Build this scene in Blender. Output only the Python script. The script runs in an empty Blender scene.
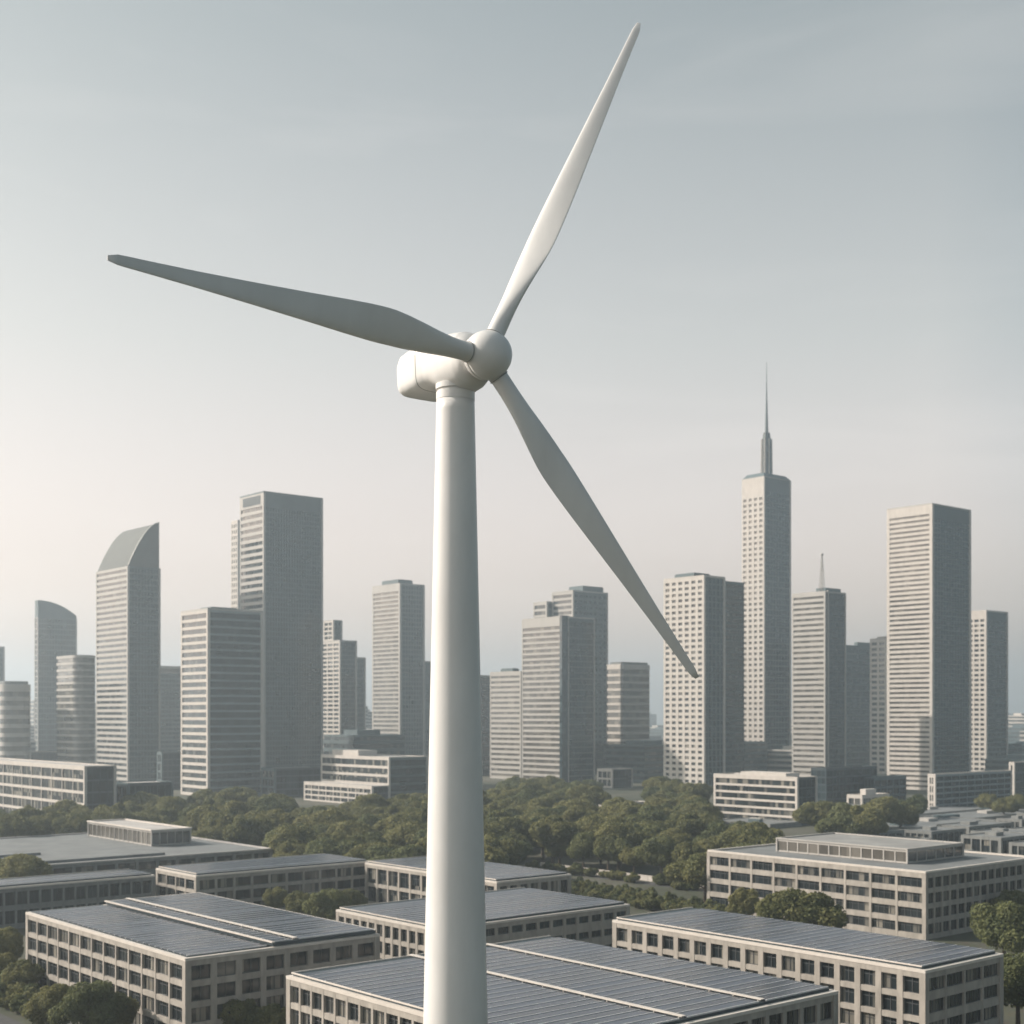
import bpy, math, random
import numpy as np
from mathutils import Vector, Matrix

SC = bpy.context.scene
COL = SC.collection
R = math.radians
random.seed(7)

# ------------------------------------------------------------------ camera
FPX, HOR, CAMZ = 1358.0, 715.0, 50.0          # focal length in pixels, horizon row, eye height
cam = bpy.data.cameras.new('camera')
cam.sensor_width = 36.0
cam.lens = 36.0 * FPX / 1024.0
cam.shift_y = (HOR - 512.0) / 1024.0
cam.clip_start, cam.clip_end = 1.0, 30000.0
cam.dof.use_dof = True
cam.dof.focus_distance = 85.0
cam.dof.aperture_fstop = 0.42
camo = bpy.data.objects.new('camera', cam)
COL.objects.link(camo)
camo.location = (0, 0, CAMZ)
camo.rotation_euler = (R(90), 0, 0)
SC.camera = camo

# ------------------------------------------------------------------ light
SUN_EL, SUN_AZ = R(33), math.atan2(0.19, -0.95)          # direction towards the sun, measured from +X
sun_dir = Vector((math.cos(SUN_EL) * math.cos(SUN_AZ), math.cos(SUN_EL) * math.sin(SUN_AZ), math.sin(SUN_EL)))
world = bpy.data.worlds.new("World")
SC.world = world
world.use_nodes = True
wn, wl = world.node_tree.nodes, world.node_tree.links
wn.clear()
w_out = wn.new('ShaderNodeOutputWorld')
w_bg = wn.new('ShaderNodeBackground')
w_bg.inputs['Strength'].default_value = 0.15
sky = wn.new('ShaderNodeTexSky')
sky.sky_type = 'NISHITA'
sky.sun_disc = False
sky.sun_elevation = SUN_EL
sky.sun_rotation = R(90) - SUN_AZ
sky.altitude = 0
sky.air_density = 1.0
sky.dust_density = 3.0
sky.ozone_density = 1.0
hsv = wn.new('ShaderNodeHueSaturation')
hsv.inputs['Saturation'].default_value = 0.50
wl.new(sky.outputs['Color'], hsv.inputs['Color'])
# thin high cloud veils
tc = wn.new('ShaderNodeTexCoord')
mp = wn.new('ShaderNodeMapping')
mp.inputs['Scale'].default_value = (1.6, 1.6, 9.0)
mp.inputs['Location'].default_value = (0.3, 0.1, 0.35)
nz = wn.new('ShaderNodeTexNoise')
nz.inputs['Scale'].default_value = 1.5
nz.inputs['Detail'].default_value = 5.0
nz.inputs['Distortion'].default_value = 0.6
cr = wn.new('ShaderNodeValToRGB')
cr.color_ramp.elements[0].position = 0.50
cr.color_ramp.elements[0].color = (0, 0, 0, 1)
cr.color_ramp.elements[1].position = 0.80
cr.color_ramp.elements[1].color = (0.11, 0.11, 0.11, 1)
mixc = wn.new('ShaderNodeMix')
mixc.data_type = 'RGBA'
mixc.inputs['B'].default_value = (7.5, 6.9, 6.4, 1)
wl.new(tc.outputs['Generated'], mp.inputs['Vector'])
wl.new(mp.outputs['Vector'], nz.inputs['Vector'])
wl.new(nz.outputs['Fac'], cr.inputs['Fac'])
wl.new(cr.outputs['Color'], mixc.inputs['Factor'])
# dusty air: warm near the horizon, grey-teal overhead, dimmer away from the sun
sx = wn.new('ShaderNodeSeparateXYZ')
wl.new(tc.outputs['Generated'], sx.inputs['Vector'])
tint = wn.new('ShaderNodeValToRGB')
tint.color_ramp.elements[0].position = 0.0
tint.color_ramp.elements[0].color = (1.66, 1.195, 1.05, 1)
tint.color_ramp.elements[1].position = 0.52
tint.color_ramp.elements[1].color = (0.63, 0.665, 0.588, 1)
te = tint.color_ramp.elements.new(0.26); te.color = (1.06, 0.945, 0.80, 1)
wl.new(sx.outputs['Z'], tint.inputs['Fac'])
tm = wn.new('ShaderNodeMix'); tm.data_type = 'RGBA'; tm.blend_type = 'MULTIPLY'
tm.inputs['Factor'].default_value = 1.0
wl.new(hsv.outputs['Color'], tm.inputs['A'])
wl.new(tint.outputs['Color'], tm.inputs['B'])
# the side of the sky turned away from the sun is dimmer and bluer
dt = wn.new('ShaderNodeVectorMath'); dt.operation = 'DOT_PRODUCT'
dt.inputs[1].default_value = (math.cos(SUN_AZ) * 0.5, math.sin(SUN_AZ) * 0.5, 0)
wl.new(tc.outputs['Generated'], dt.inputs[0])
ofs = wn.new('ShaderNodeMath'); ofs.operation = 'ADD'; ofs.inputs[1].default_value = 0.5
wl.new(dt.outputs['Value'], ofs.inputs[0])
az = wn.new('ShaderNodeValToRGB')
az.color_ramp.elements[0].position = 0.10
az.color_ramp.elements[0].color = (0.19, 0.33, 0.42, 1)
az.color_ramp.elements[1].position = 1.0
az.color_ramp.elements[1].color = (0.75, 0.74, 0.73, 1)
for ps, c_ in ((0.32, (0.54, 0.71, 0.82, 1)), (0.45, (1.12, 1.13, 1.12, 1)), (0.62, (1.0, 1.0, 1.0, 1)), (0.78, (0.82, 0.83, 0.835, 1))):
    e_ = az.color_ramp.elements.new(ps); e_.color = c_
wl.new(ofs.outputs[0], az.inputs['Fac'])
am = wn.new('ShaderNodeMix'); am.data_type = 'RGBA'; am.blend_type = 'MULTIPLY'
am.inputs['Factor'].default_value = 1.0
wl.new(tm.outputs['Result'], am.inputs['A'])
wl.new(az.outputs['Color'], am.inputs['B'])
wl.new(am.outputs['Result'], mixc.inputs['A'])
wl.new(mixc.outputs['Result'], w_bg.inputs['Color'])
wl.new(w_bg.outputs['Background'], w_out.inputs['Surface'])

sl = bpy.data.lights.new('sun', 'SUN')
sl.energy = 4.6
sl.angle = R(0.6)
sl.color = (1.0, 0.895, 0.79)
so = bpy.data.objects.new('sun', sl)
COL.objects.link(so)
so.location = (-300, -100, 300)
so.rotation_euler = sun_dir.to_track_quat('Z', 'Y').to_euler()

SC.view_settings.view_transform = 'Standard'
SC.view_settings.look = 'None'
SC.view_settings.exposure = 0.41
SC.view_settings.gamma = 1.0
SC.render.engine = 'CYCLES'
SC.cycles.use_denoising = True
SC.cycles.max_bounces = 6
SC.cycles.volume_bounces = 1
SC.cycles.diffuse_bounces = 3
SC.cycles.glossy_bounces = 3
SC.cycles.transparent_max_bounces = 4
SC.cycles.sample_clamp_indirect = 6.0

# ------------------------------------------------------------------ helpers
def at(px, py, z):
    """point of the place at height z that the photograph shows at px, py"""
    d = (CAMZ - z) * FPX / (py - HOR)
    return Vector(((px - 512.0) / FPX * d, d, z))

def at_d(px, py, d):
    return Vector(((px - 512.0) / FPX * d, d, CAMZ + (HOR - py) / FPX * d))

GA = math.atan2(0.650, 0.760)                       # the street grid's heading
AX = Vector((math.cos(GA), math.sin(GA), 0))        # along right-hand facades
AY = Vector((-math.sin(GA), math.cos(GA), 0))       # along left-hand facades

def solve_len(p, dirv, px):
    k = (px - 512.0) / FPX
    return (k * p.y - p.x) / (dirv.x - k * dirv.y)

def tag(o, label=None, cat=None, group=None, kind=None):
    if label: o['label'] = label
    if cat: o['category'] = cat
    if group: o['group'] = group
    if kind: o['kind'] = kind
    return o

def empty(name, loc, rz=0.0, label=None, cat=None, group=None):
    o = bpy.data.objects.new(name, None)
    COL.objects.link(o)
    o.location = loc
    o.rotation_euler = (0, 0, rz)
    o.empty_display_size = 1.0
    return tag(o, label, cat, group)

class MB:
    def __init__(s):
        s.v, s.f, s.m = [], [], []
    def box(s, x0, x1, y0, y1, z0, z1, mat=0):
        if x1 < x0: x0, x1 = x1, x0
        if y1 < y0: y0, y1 = y1, y0
        b = len(s.v)
        s.v += [(x0, y0, z0), (x1, y0, z0), (x1, y1, z0), (x0, y1, z0), (x0, y0, z1), (x1, y0, z1), (x1, y1, z1), (x0, y1, z1)]
        for q in ((0, 3, 2, 1), (4, 5, 6, 7), (0, 1, 5, 4), (1, 2, 6, 5), (2, 3, 7, 6), (3, 0, 4, 7)):
            s.f.append(tuple(b + i for i in q)); s.m.append(mat)
    def prism(s, pts, z0, z1, mat=0, cap=True):
        b, n = len(s.v), len(pts)
        s.v += [(p[0], p[1], z0) for p in pts] + [(p[0], p[1], z1) for p in pts]
        for i in range(n):
            j = (i + 1) % n
            s.f.append((b + i, b + j, b + n + j, b + n + i)); s.m.append(mat)
        if cap:
            s.f.append(tuple(b + n + i for i in range(n))); s.m.append(mat)
            s.f.append(tuple(b + i for i in reversed(range(n)))); s.m.append(mat)
    def xprofile(s, pts, y0, y1, mat=0):
        """polygon in x-z extruded along y"""
        b, n = len(s.v), len(pts)
        s.v += [(p[0], y0, p[1]) for p in pts] + [(p[0], y1, p[1]) for p in pts]
        for i in range(n):
            j = (i + 1) % n
            s.f.append((b + i, b + n + i, b + n + j, b + j)); s.m.append(mat)
        s.f.append(tuple(b + i for i in range(n))); s.m.append(mat)
        s.f.append(tuple(b + n + i for i in reversed(range(n)))); s.m.append(mat)
    def loft(s, rings, mat=0, cap=True):
        b, n = len(s.v), len(rings[0])
        for r in rings: s.v += [tuple(p) for p in r]
        for k in range(len(rings) - 1):
            for i in range(n):
                j = (i + 1) % n
                s.f.append((b + k * n + i, b + k * n + j, b + (k + 1) * n + j, b + (k + 1) * n + i)); s.m.append(mat)
        if cap:
            s.f.append(tuple(b + i for i in reversed(range(n)))); s.m.append(mat)
            e = b + (len(rings) - 1) * n
            s.f.append(tuple(e + i for i in range(n))); s.m.append(mat)
    def tube(s, p0, p1, r0, r1, seg=8, mat=0):
        p0, p1 = Vector(p0), Vector(p1)
        d = (p1 - p0).normalized()
        u = d.orthogonal().normalized(); w = d.cross(u)
        rr = []
        for p, r in ((p0, r0), (p1, r1)):
            rr.append([p + u * r * math.cos(2 * math.pi * i / seg) + w * r * math.sin(2 * math.pi * i / seg) for i in range(seg)])
        s.loft(rr, mat)
    def mesh(s, name, mats, smooth=False):
        me = bpy.data.meshes.new(name)
        me.from_pydata(s.v, [], s.f)
        for m in mats: me.materials.append(m)
        if len(mats) > 1: me.polygons.foreach_set('material_index', s.m)
        if smooth: me.polygons.foreach_set('use_smooth', [True] * len(s.f))
        me.update()
        return me
    def build(s, name, mats, parent=None, smooth=False, loc=(0, 0, 0)):
        o = bpy.data.objects.new(name, s.mesh(name, mats, smooth))
        COL.objects.link(o)
        o.location = loc
        if parent: o.parent = parent
        return o

def fix_normals(o):
    import bmesh
    bm = bmesh.new(); bm.from_mesh(o.data)
    bmesh.ops.recalc_face_normals(bm, faces=bm.faces)
    bm.to_mesh(o.data); bm.free()

# ------------------------------------------------------------------ materials
def new_mat(name):
    m = bpy.data.materials.new(name)
    m.use_nodes = True
    nt = m.node_tree
    return m, nt, nt.nodes['Principled BSDF']

def surf(name, col, rough=0.7, var=0.12, scale=0.25, metal=0.0, spec=0.4, streak=0.0):
    m, nt, p = new_mat(name)
    n = nt.nodes; l = nt.links
    geo = n.new('ShaderNodeNewGeometry')
    mp = n.new('ShaderNodeMapping')
    mp.inputs['Scale'].default_value = (1, 1, 0.35 if streak else 1)
    nz = n.new('ShaderNodeTexNoise')
    nz.inputs['Scale'].default_value = scale
    nz.inputs['Detail'].default_value = 6
    nz.inputs['Roughness'].default_value = 0.65
    mr = n.new('ShaderNodeMapRange')
    mr.inputs['From Min'].default_value = 0.3; mr.inputs['From Max'].default_value = 0.7
    mr.inputs['To Min'].default_value = 1 - var; mr.inputs['To Max'].default_value = 1 + var
    mx = n.new('ShaderNodeVectorMath'); mx.operation = 'SCALE'
    mx.inputs[0].default_value = col[:3]
    l.new(geo.outputs['Position'], mp.inputs['Vector'])
    l.new(mp.outputs['Vector'], nz.inputs['Vector'])
    l.new(nz.outputs['Fac'], mr.inputs['Value'])
    l.new(mr.outputs['Result'], mx.inputs['Scale'])
    l.new(mx.outputs['Vector'], p.inputs['Base Color'])
    p.inputs['Roughness'].default_value = rough
    p.inputs['Metallic'].default_value = metal
    p.inputs['Specular IOR Level'].default_value = spec
    return m

def glass(name, dark, blind, cell=(3.0, 3.0, 4.0), frac=0.3, rough=0.12, spec=0.6):
    """window glass: each pane of the grid gets its own tone, some have blinds drawn"""
    m, nt, p = new_mat(name)
    n = nt.nodes; l = nt.links
    geo = n.new('ShaderNodeNewGeometry')
    rot = n.new('ShaderNodeVectorRotate'); rot.rotation_type = 'Z_AXIS'
    rot.inputs['Angle'].default_value = -GA
    sn = n.new('ShaderNodeVectorMath'); sn.operation = 'SNAP'
    sn.inputs[1].default_value = cell
    wn_ = n.new('ShaderNodeTexWhiteNoise'); wn_.noise_dimensions = '3D'
    rp = n.new('ShaderNodeValToRGB')
    e = rp.color_ramp.elements
    e[0].position = 0.0; e[0].color = (*[c * 0.55 for c in dark], 1)
    e[1].position = 1.0; e[1].color = (*blind, 1)
    e2 = rp.color_ramp.elements.new(max(0.05, 1 - frac)); e2.color = (*dark, 1)
    l.new(geo.outputs['Position'], rot.inputs['Vector'])
    l.new(rot.outputs['Vector'], sn.inputs[0])
    l.new(sn.outputs['Vector'], wn_.inputs['Vector'])
    l.new(wn_.outputs['Value'], rp.inputs['Fac'])
    l.new(rp.outputs['Color'], p.inputs['Base Color'])
    # panes are never perfectly plane
    nz = n.new('ShaderNodeTexNoise'); nz.inputs['Scale'].default_value = 0.35
    bp = n.new('ShaderNodeBump'); bp.inputs['Strength'].default_value = 0.06; bp.inputs['Distance'].default_value = 0.3
    l.new(geo.outputs['Position'], nz.inputs['Vector'])
    l.new(nz.outputs['Fac'], bp.inputs['Height'])
    l.new(bp.outputs['Normal'], p.inputs['Normal'])
    p.inputs['Roughness'].default_value = rough
    p.inputs['Specular IOR Level'].default_value = spec
    p.inputs['IOR'].default_value = 1.5
    return m

M = {}
M['stone'] = surf('sandstone', (0.36, 0.33, 0.295), 0.85, 0.24, 0.7, streak=1)
M['stone_pale'] = surf('pale_render', (0.54, 0.50, 0.46), 0.8, 0.10, 0.4, streak=1)
M['stone_grey'] = surf('grey_concrete', (0.21, 0.215, 0.21), 0.85, 0.22, 0.6, streak=1)
M['trim'] = surf('pale_eave_metal', (0.62, 0.57, 0.52), 0.5, 0.08, 0.6)
M['clad'] = surf('pale_cladding', (0.42, 0.40, 0.375), 0.55, 0.08, 0.1, streak=1)
M['clad_grey_shade'] = surf('grey_and_shade_cladding', (0.085, 0.122, 0.135), 0.5, 0.10, 0.1, streak=1)  # shade of right-hand tower faces mixed into the colour; plain grey parts share it
M['band_shaded'] = surf('band_shaded', (0.23, 0.275, 0.29), 0.5, 0.08, 0.1)  # pale bands with the shade painted in, for faces away from the sun
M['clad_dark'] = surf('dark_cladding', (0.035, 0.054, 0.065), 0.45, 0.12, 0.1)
M['crest'] = surf('crest_panels', (0.16, 0.165, 0.16), 0.85, 0.08, 0.1, spec=0.15)
M['metal_dark'] = surf('dark_mullion', (0.07, 0.075, 0.08), 0.45, 0.1, 0.4)
M['mullion'] = surf('grey_mullion', (0.22, 0.22, 0.21), 0.5, 0.1, 0.4)
M['roof'] = surf('roof_membrane', (0.17, 0.18, 0.185), 0.9, 0.22, 0.12)
M['roof_mid'] = surf('grey_roof', (0.25, 0.25, 0.245), 0.9, 0.2, 0.15)
M['roof_pale'] = surf('pale_roof', (0.42, 0.40, 0.385), 0.9, 0.16, 0.12)
M['glass'] = glass('window_glass', (0.025, 0.033, 0.038), (0.27, 0.25, 0.215), (1.6, 1.6, 3.4), 0.30, 0.07)
M['glass_tower'] = glass('tower_glass', (0.045, 0.058, 0.064), (0.13, 0.135, 0.13), (3.0, 3.0, 4.0), 0.3, 0.09, 0.8)
M['glass_warm'] = glass('tinted_glass', (0.125, 0.115, 0.10), (0.23, 0.21, 0.185), (4.0, 4.0, 4.5), 0.35, 0.12, 0.8)
M['glass_blue'] = glass('curtain_glass', (0.022, 0.042, 0.052), (0.050, 0.080, 0.092), (3.0, 3.0, 4.0), 0.4, 0.08, 0.8)  # teal tint also carries the cool shade of right-hand faces
M['glass_dark'] = glass('dark_glass', (0.010, 0.024, 0.032), (0.026, 0.046, 0.055), (4.0, 4.0, 4.0), 0.4, 0.2, 0.45)  # darkened and blued to hold the right-hand faces' shade; also the building cores
M['white_paint'] = surf('turbine_paint', (0.71, 0.70, 0.69), 0.36, 0.07, 0.35, spec=0.5, streak=1)
M['joint'] = surf('joint_seal', (0.30, 0.30, 0.29), 0.6, 0.1, 1.0)
M['bark'] = surf('bark', (0.10, 0.075, 0.055), 0.95, 0.3, 2.0)
M['asphalt'] = surf('asphalt', (0.06, 0.06, 0.062), 0.9, 0.25, 0.4)
M['paving'] = surf('paving', (0.24, 0.225, 0.205), 0.9, 0.18, 0.3)

def solar_mat(name, c1, c2, rough):
    m, nt, p = new_mat(name)
    n = nt.nodes; l = nt.links
    geo = n.new('ShaderNodeNewGeometry')
    rot = n.new('ShaderNodeVectorRotate'); rot.rotation_type = 'Z_AXIS'
    rot.inputs['Angle'].default_value = -GA
    br = n.new('ShaderNodeTexBrick')
    br.offset = 0.0
    br.inputs['Scale'].default_value = 1.0
    br.inputs['Brick Width'].default_value = 1.65
    br.inputs['Row Height'].default_value = 1.0
    br.inputs['Mortar Size'].default_value = 0.03
    br.inputs['Color1'].default_value = (*c1, 1)
    br.inputs['Color2'].default_value = (*c2, 1)
    br.inputs['Mortar'].default_value = (0.09, 0.095, 0.10, 1)
    l.new(geo.outputs['Position'], rot.inputs['Vector'])
    l.new(rot.outputs['Vector'], br.inputs['Vector'])
    l.new(br.outputs['Color'], p.inputs['Base Color'])
    p.inputs['Roughness'].default_value = rough
    p.inputs['Specular IOR Level'].default_value = 0.30
    return m
M['solar'] = solar_mat('solar_glass', (0.023, 0.034, 0.056), (0.036, 0.048, 0.074), 0.22)
M['solar_b'] = solar_mat('solar_glass_dark', (0.012, 0.019, 0.033), (0.020, 0.029, 0.048), 0.18)
M['solar_c'] = solar_mat('solar_glass_dusty', (0.044, 0.058, 0.088), (0.062, 0.077, 0.108), 0.30)
M['rail'] = surf('aluminium_rail', (0.52, 0.53, 0.54), 0.5, 0.1, 0.5)

def leaf_mat(name, c1, c2):
    m, nt, p = new_mat(name)
    n = nt.nodes; l = nt.links
    geo = n.new('ShaderNodeNewGeometry')
    oi = n.new('ShaderNodeObjectInfo')
    nz = n.new('ShaderNodeTexNoise'); nz.inputs['Scale'].default_value = 0.22; nz.inputs['Detail'].default_value = 3
    ad = n.new('ShaderNodeMath'); ad.operation = 'ADD'
    ad2 = n.new('ShaderNodeMath'); ad2.operation = 'MULTIPLY_ADD'
    ad2.inputs[1].default_value = 0.6
    rp = n.new('ShaderNodeMix'); rp.data_type = 'RGBA'
    rp.inputs['A'].default_value = (*c1, 1); rp.inputs['B'].default_value = (*c2, 1)
    mu = n.new('ShaderNodeMath'); mu.operation = 'MULTIPLY'; mu.inputs[1].default_value = 0.35
    l.new(geo.outputs['Position'], nz.inputs['Vector'])
    l.new(geo.outputs['Random Per Island'], mu.inputs[0])
    l.new(oi.outputs['Random'], ad2.inputs[0])
    l.new(mu.outputs[0], ad2.inputs[2])
    l.new(ad2.outputs[0], ad.inputs[0])
    mr = n.new('ShaderNodeMapRange')
    mr.inputs['From Min'].default_value = 0.35; mr.inputs['From Max'].default_value = 0.65
    mr.inputs['To Min'].default_value = -0.2; mr.inputs['To Max'].default_value = 0.4
    l.new(nz.outputs['Fac'], mr.inputs['Value'])
    l.new(mr.outputs['Result'], ad.inputs[1])
    cl = n.new('ShaderNodeClamp')
    l.new(ad.outputs[0], cl.inputs['Value'])
    l.new(cl.outputs['Result'], rp.inputs['Factor'])
    l.new(rp.outputs['Result'], p.inputs['Base Color'])
    p.inputs['Roughness'].default_value = 0.75
    p.inputs['Specular IOR Level'].default_value = 0.15
    tr = n.new('ShaderNodeBsdfTranslucent')
    l.new(rp.outputs['Result'], tr.inputs['Color'])
    ms = n.new('ShaderNodeMixShader'); ms.inputs['Fac'].default_value = 0.35
    l.new(p.outputs['BSDF'], ms.inputs[1]); l.new(tr.outputs['BSDF'], ms.inputs[2])
    l.new(ms.outputs['Shader'], n['Material Output'].inputs['Surface'])
    return m
M['leaf'] = leaf_mat('foliage', (0.100, 0.112, 0.046), (0.215, 0.205, 0.085))
M['leaf_dark'] = leaf_mat('dark_foliage', (0.078, 0.098, 0.046), (0.165, 0.175, 0.075))

def ground_mat():
    m, nt, p = new_mat('ground_cover')
    n = nt.nodes; l = nt.links
    geo = n.new('ShaderNodeNewGeometry')
    nz = n.new('ShaderNodeTexNoise'); nz.inputs['Scale'].default_value = 0.02; nz.inputs['Detail'].default_value = 8
    nz2 = n.new('ShaderNodeTexNoise'); nz2.inputs['Scale'].default_value = 0.5; nz2.inputs['Detail'].default_value = 5
    rp = n.new('ShaderNodeValToRGB')
    e = rp.color_ramp.elements
    e[0].position = 0.40; e[0].color = (0.045, 0.055, 0.028, 1)
    e[1].position = 0.62; e[1].color = (0.12, 0.115, 0.085, 1)
    mx = n.new('ShaderNodeMix'); mx.data_type = 'RGBA'; mx.blend_type = 'MULTIPLY'
    mx.inputs['Factor'].default_value = 0.5
    for o in (nz, nz2): l.new(geo.outputs['Position'], o.inputs['Vector'])
    l.new(nz.outputs['Fac'], rp.inputs['Fac'])
    l.new(rp.outputs['Color'], mx.inputs['A'])
    l.new(nz2.outputs['Color'], mx.inputs['B'])
    l.new(mx.outputs['Result'], p.inputs['Base Color'])
    p.inputs['Roughness'].default_value = 0.95
    return m
M['ground'] = ground_mat()

# ------------------------------------------------------------------ the setting
g = MB(); g.box(-6800, 6800, -3000, 9000, -0.5, 0.0)
tag(g.build('ground', [M['ground']]), kind='structure')

def strip(name, p, q, width, z, mat, kind='structure'):
    d = (q - p).normalized(); n = Vector((-d.y, d.x, 0)) * width / 2
    me = bpy.data.meshes.new(name)
    me.from_pydata([(v.x, v.y, z) for v in (p - n, q - n, q + n, p + n)], [], [(0, 1, 2, 3)])
    me.materials.append(mat)
    o = bpy.data.objects.new(name, me); COL.objects.link(o)
    o['kind'] = kind
    return o

# ------------------------------------------------------------------ building kit
class Bld:
    """one building: an Empty at its front corner, local x along the right-hand facade, local y along the left-hand one"""
    def __init__(s, name, label, cat, p, group=None, rot=GA):
        s.o = empty(name, (p.x, p.y, 0), rot, label, cat, group)
        s.wins = []          # (distance key, mesh, location)
        s.rot = rot
        s.p = Vector((p.x, p.y, 0))
    def world(s, v):
        c, q = math.cos(s.rot), math.sin(s.rot)
        return Vector((s.p.x + v[0] * c - v[1] * q, s.p.y + v[0] * q + v[1] * c, v[2]))
    def part(s, mb, name, mats, **k):
        return mb.build(name, mats, s.o, **k)
    def block(s, x0, y0, w, d, z0, z1, L=None, Rt=None, frame='clad', core='glass_tower', roof='roof', parapet=0.8, B=None, nofar=False):
        """core volume + facade frame standing proud of it + window units, on all four sides"""
        B = B or {}
        c = MB(); c.box(x0, x0 + w, y0, y0 + d, z0, z1 - 0.05)
        s.part(c, 'wall', [M[core]])
        fr = MB(); fr2 = {}
        dep = max([st.get('dep', 0.4) for st in (L, Rt) if st] + [0.3])
        for k, st in ((0, L), (1, Rt), (2, dict(L or {}, win=False)), (3, dict(Rt or {}, win=False))):
            if not st or 'n' not in st or (nofar and k > 1): continue
            W = d if k in (0, 2) else w
            n, m = st['n'], st.get('m', 1)
            sp, pw = st.get('sp', 1.2), st.get('pw', 0.0)
            dp, top, bot, cw = st.get('dep', 0.4), st.get('top', st.get('sp', 1.2)), st.get('bot', 0.0), st.get('cw', 0.8)
            fm = st.get('frame', frame)
            tgt = fr2.setdefault(fm, MB())
            def bx(mb, t0, t1, a, b, o0, o1, mat=0, k=k):
                if k == 0: mb.box(x0 - o1, x0 - o0, y0 + t0, y0 + t1, a, b, mat)
                elif k == 1: mb.box(x0 + t0, x0 + t1, y0 - o1, y0 - o0, a, b, mat)
                elif k == 2: mb.box(x0 + w + o0, x0 + w + o1, y0 + t0, y0 + t1, a, b, mat)
                else: mb.box(x0 + t0, x0 + t1, y0 + d + o0, y0 + d + o1, a, b, mat)
            zz0 = z0 + bot
            st_h = (z1 - top - zz0) / n
            for i in range(n):
                bx(tgt, 0.0, W, zz0 + i * st_h - (0.0 if i else bot * 0.0), zz0 + i * st_h + sp, -0.03, dp)
            if top > 0: bx(tgt, 0.0, W, z1 - top, z1, -0.03, dp + 0.04)
            for j in range(1, m if pw > 0 else 1):
                t = W * j / m
                bx(tgt, t - pw / 2, t + pw / 2, z0, z1 - 0.15, -0.03, dp + st.get('pout', 0.06))
            if st.get('win', True):
                gm, mm = M[st.get('glass', 'glass_tower')], M[st.get('mull', 'metal_dark')]
                wh = st_h - sp
                per = m if (pw > 0 and not st.get('strip')) else 1
                ww = (W - (0 if per > 1 else 2 * cw * 0.5)) / per - (pw if per > 1 else 0)
                lights = st.get('lights', 1 if per > 1 else max(1, int(W / 3)))
                wb = MB()
                def wx(t0, t1, a, b, o0, o1, mat):
                    if k == 0: wb.box(-o1, -o0, t0, t1, a, b, mat)
                    else: wb.box(t0, t1, -o1, -o0, a, b, mat)
                wx(0, ww, 0, wh, 0.01, 0.06, 0)
                mw = st.get('mw', 0.12)
                for q in range(0 if per > 1 else 1, lights + (1 if per > 1 else 0)):
                    tt = ww * q / lights
                    tt = min(max(tt, mw / 2), ww - mw / 2)
                    wx(tt - mw / 2, tt + mw / 2, 0, wh, 0.06, min(0.14, dp * 0.6), 1)
                if per > 1:
                    wx(mw, ww - mw, 0, mw, 0.06, 0.13, 1); wx(mw, ww - mw, wh - mw, wh, 0.06, 0.13, 1)
                    if st.get('transom'): wx(mw, ww - mw, wh * 0.68, wh * 0.68 + mw * 0.8, 0.06, 0.12, 1)
                if st.get('sub'):
                    gb, mbb = MB(), MB()
                    for fi, mi in zip(wb.f, wb.m):
                        t_ = mbb if mi else gb
                        q_ = len(t_.v); t_.v += [wb.v[i_] for i_ in fi]; t_.f.append(tuple(range(q_, q_ + len(fi)))); t_.m.append(0)
                    me = gb.mesh('window', [gm]); s.sub = getattr(s, 'sub', {}); s.sub[me.name] = mbb.mesh('frame', [mm])
                else:
                    me = wb.mesh('window', [gm, mm])
                for i in range(n):
                    za = zz0 + i * st_h + sp
                    for j in range(per):
                        t = W * j / m + pw / 2 if per > 1 else cw * 0.5
                        loc = (x0, y0 + t, za) if k == 0 else (x0 + t, y0, za)
                        s.wins.append(((s.world(loc) - Vector((0, 0, CAMZ))).length - (500 if k == 0 else 0) * 0, me, loc))
        # corner posts
        cwL = (L or Rt or {}).get('cw', 0.8)
        if cwL > 0 and (L or Rt):
            fm = (L or Rt).get('cframe', (L or Rt).get('frame', frame))
            tgt = fr2.setdefault(fm, MB())
            e = dep + 0.09
            for cx, cy in ((0, 0), (1, 0), (0, 1), (1, 1)):
                if nofar and (cx or cy) and not (cx + cy == 1): continue
                xa = x0 - e if cx == 0 else x0 + w + e - cwL
                ya = y0 - e if cy == 0 else y0 + d + e - cwL
                tgt.box(xa, xa + cwL, ya, ya + cwL, z0, z1 + 0.03)
        for fm, mb in fr2.items():
            if mb.v: s.part(mb, 'facade_frame', [M[fm]])
        # roof deck and parapet
        rf = MB()
        e = dep + 0.02
        rf.box(x0 + 0.3, x0 + w - 0.3, y0 + 0.3, y0 + d - 0.3, z1 - 0.04, z1 + 0.02)
        if parapet > 0:
            s.part(rf, 'roof', [M[roof]])
            pp = MB(); t = 0.45
            pp.box(x0 - e, x0 + w + e, y0 - e, y0 - e + t, z1 + 0.035, z1 + parapet)
            pp.box(x0 - e, x0 + w + e, y0 + d + e - t, y0 + d + e, z1 + 0.035, z1 + parapet)
            pp.box(x0 - e, x0 - e + t, y0 - e + t, y0 + d + e - t, z1 + 0.035, z1 + parapet)
            pp.box(x0 + w + e - t, x0 + w + e, y0 - e + t, y0 + d + e - t, z1 + 0.035, z1 + parapet)
            s.part(pp, 'parapet', [M[frame if frame in M else 'clad']])
        else:
            s.part(rf, 'roof', [M[roof]])
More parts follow.
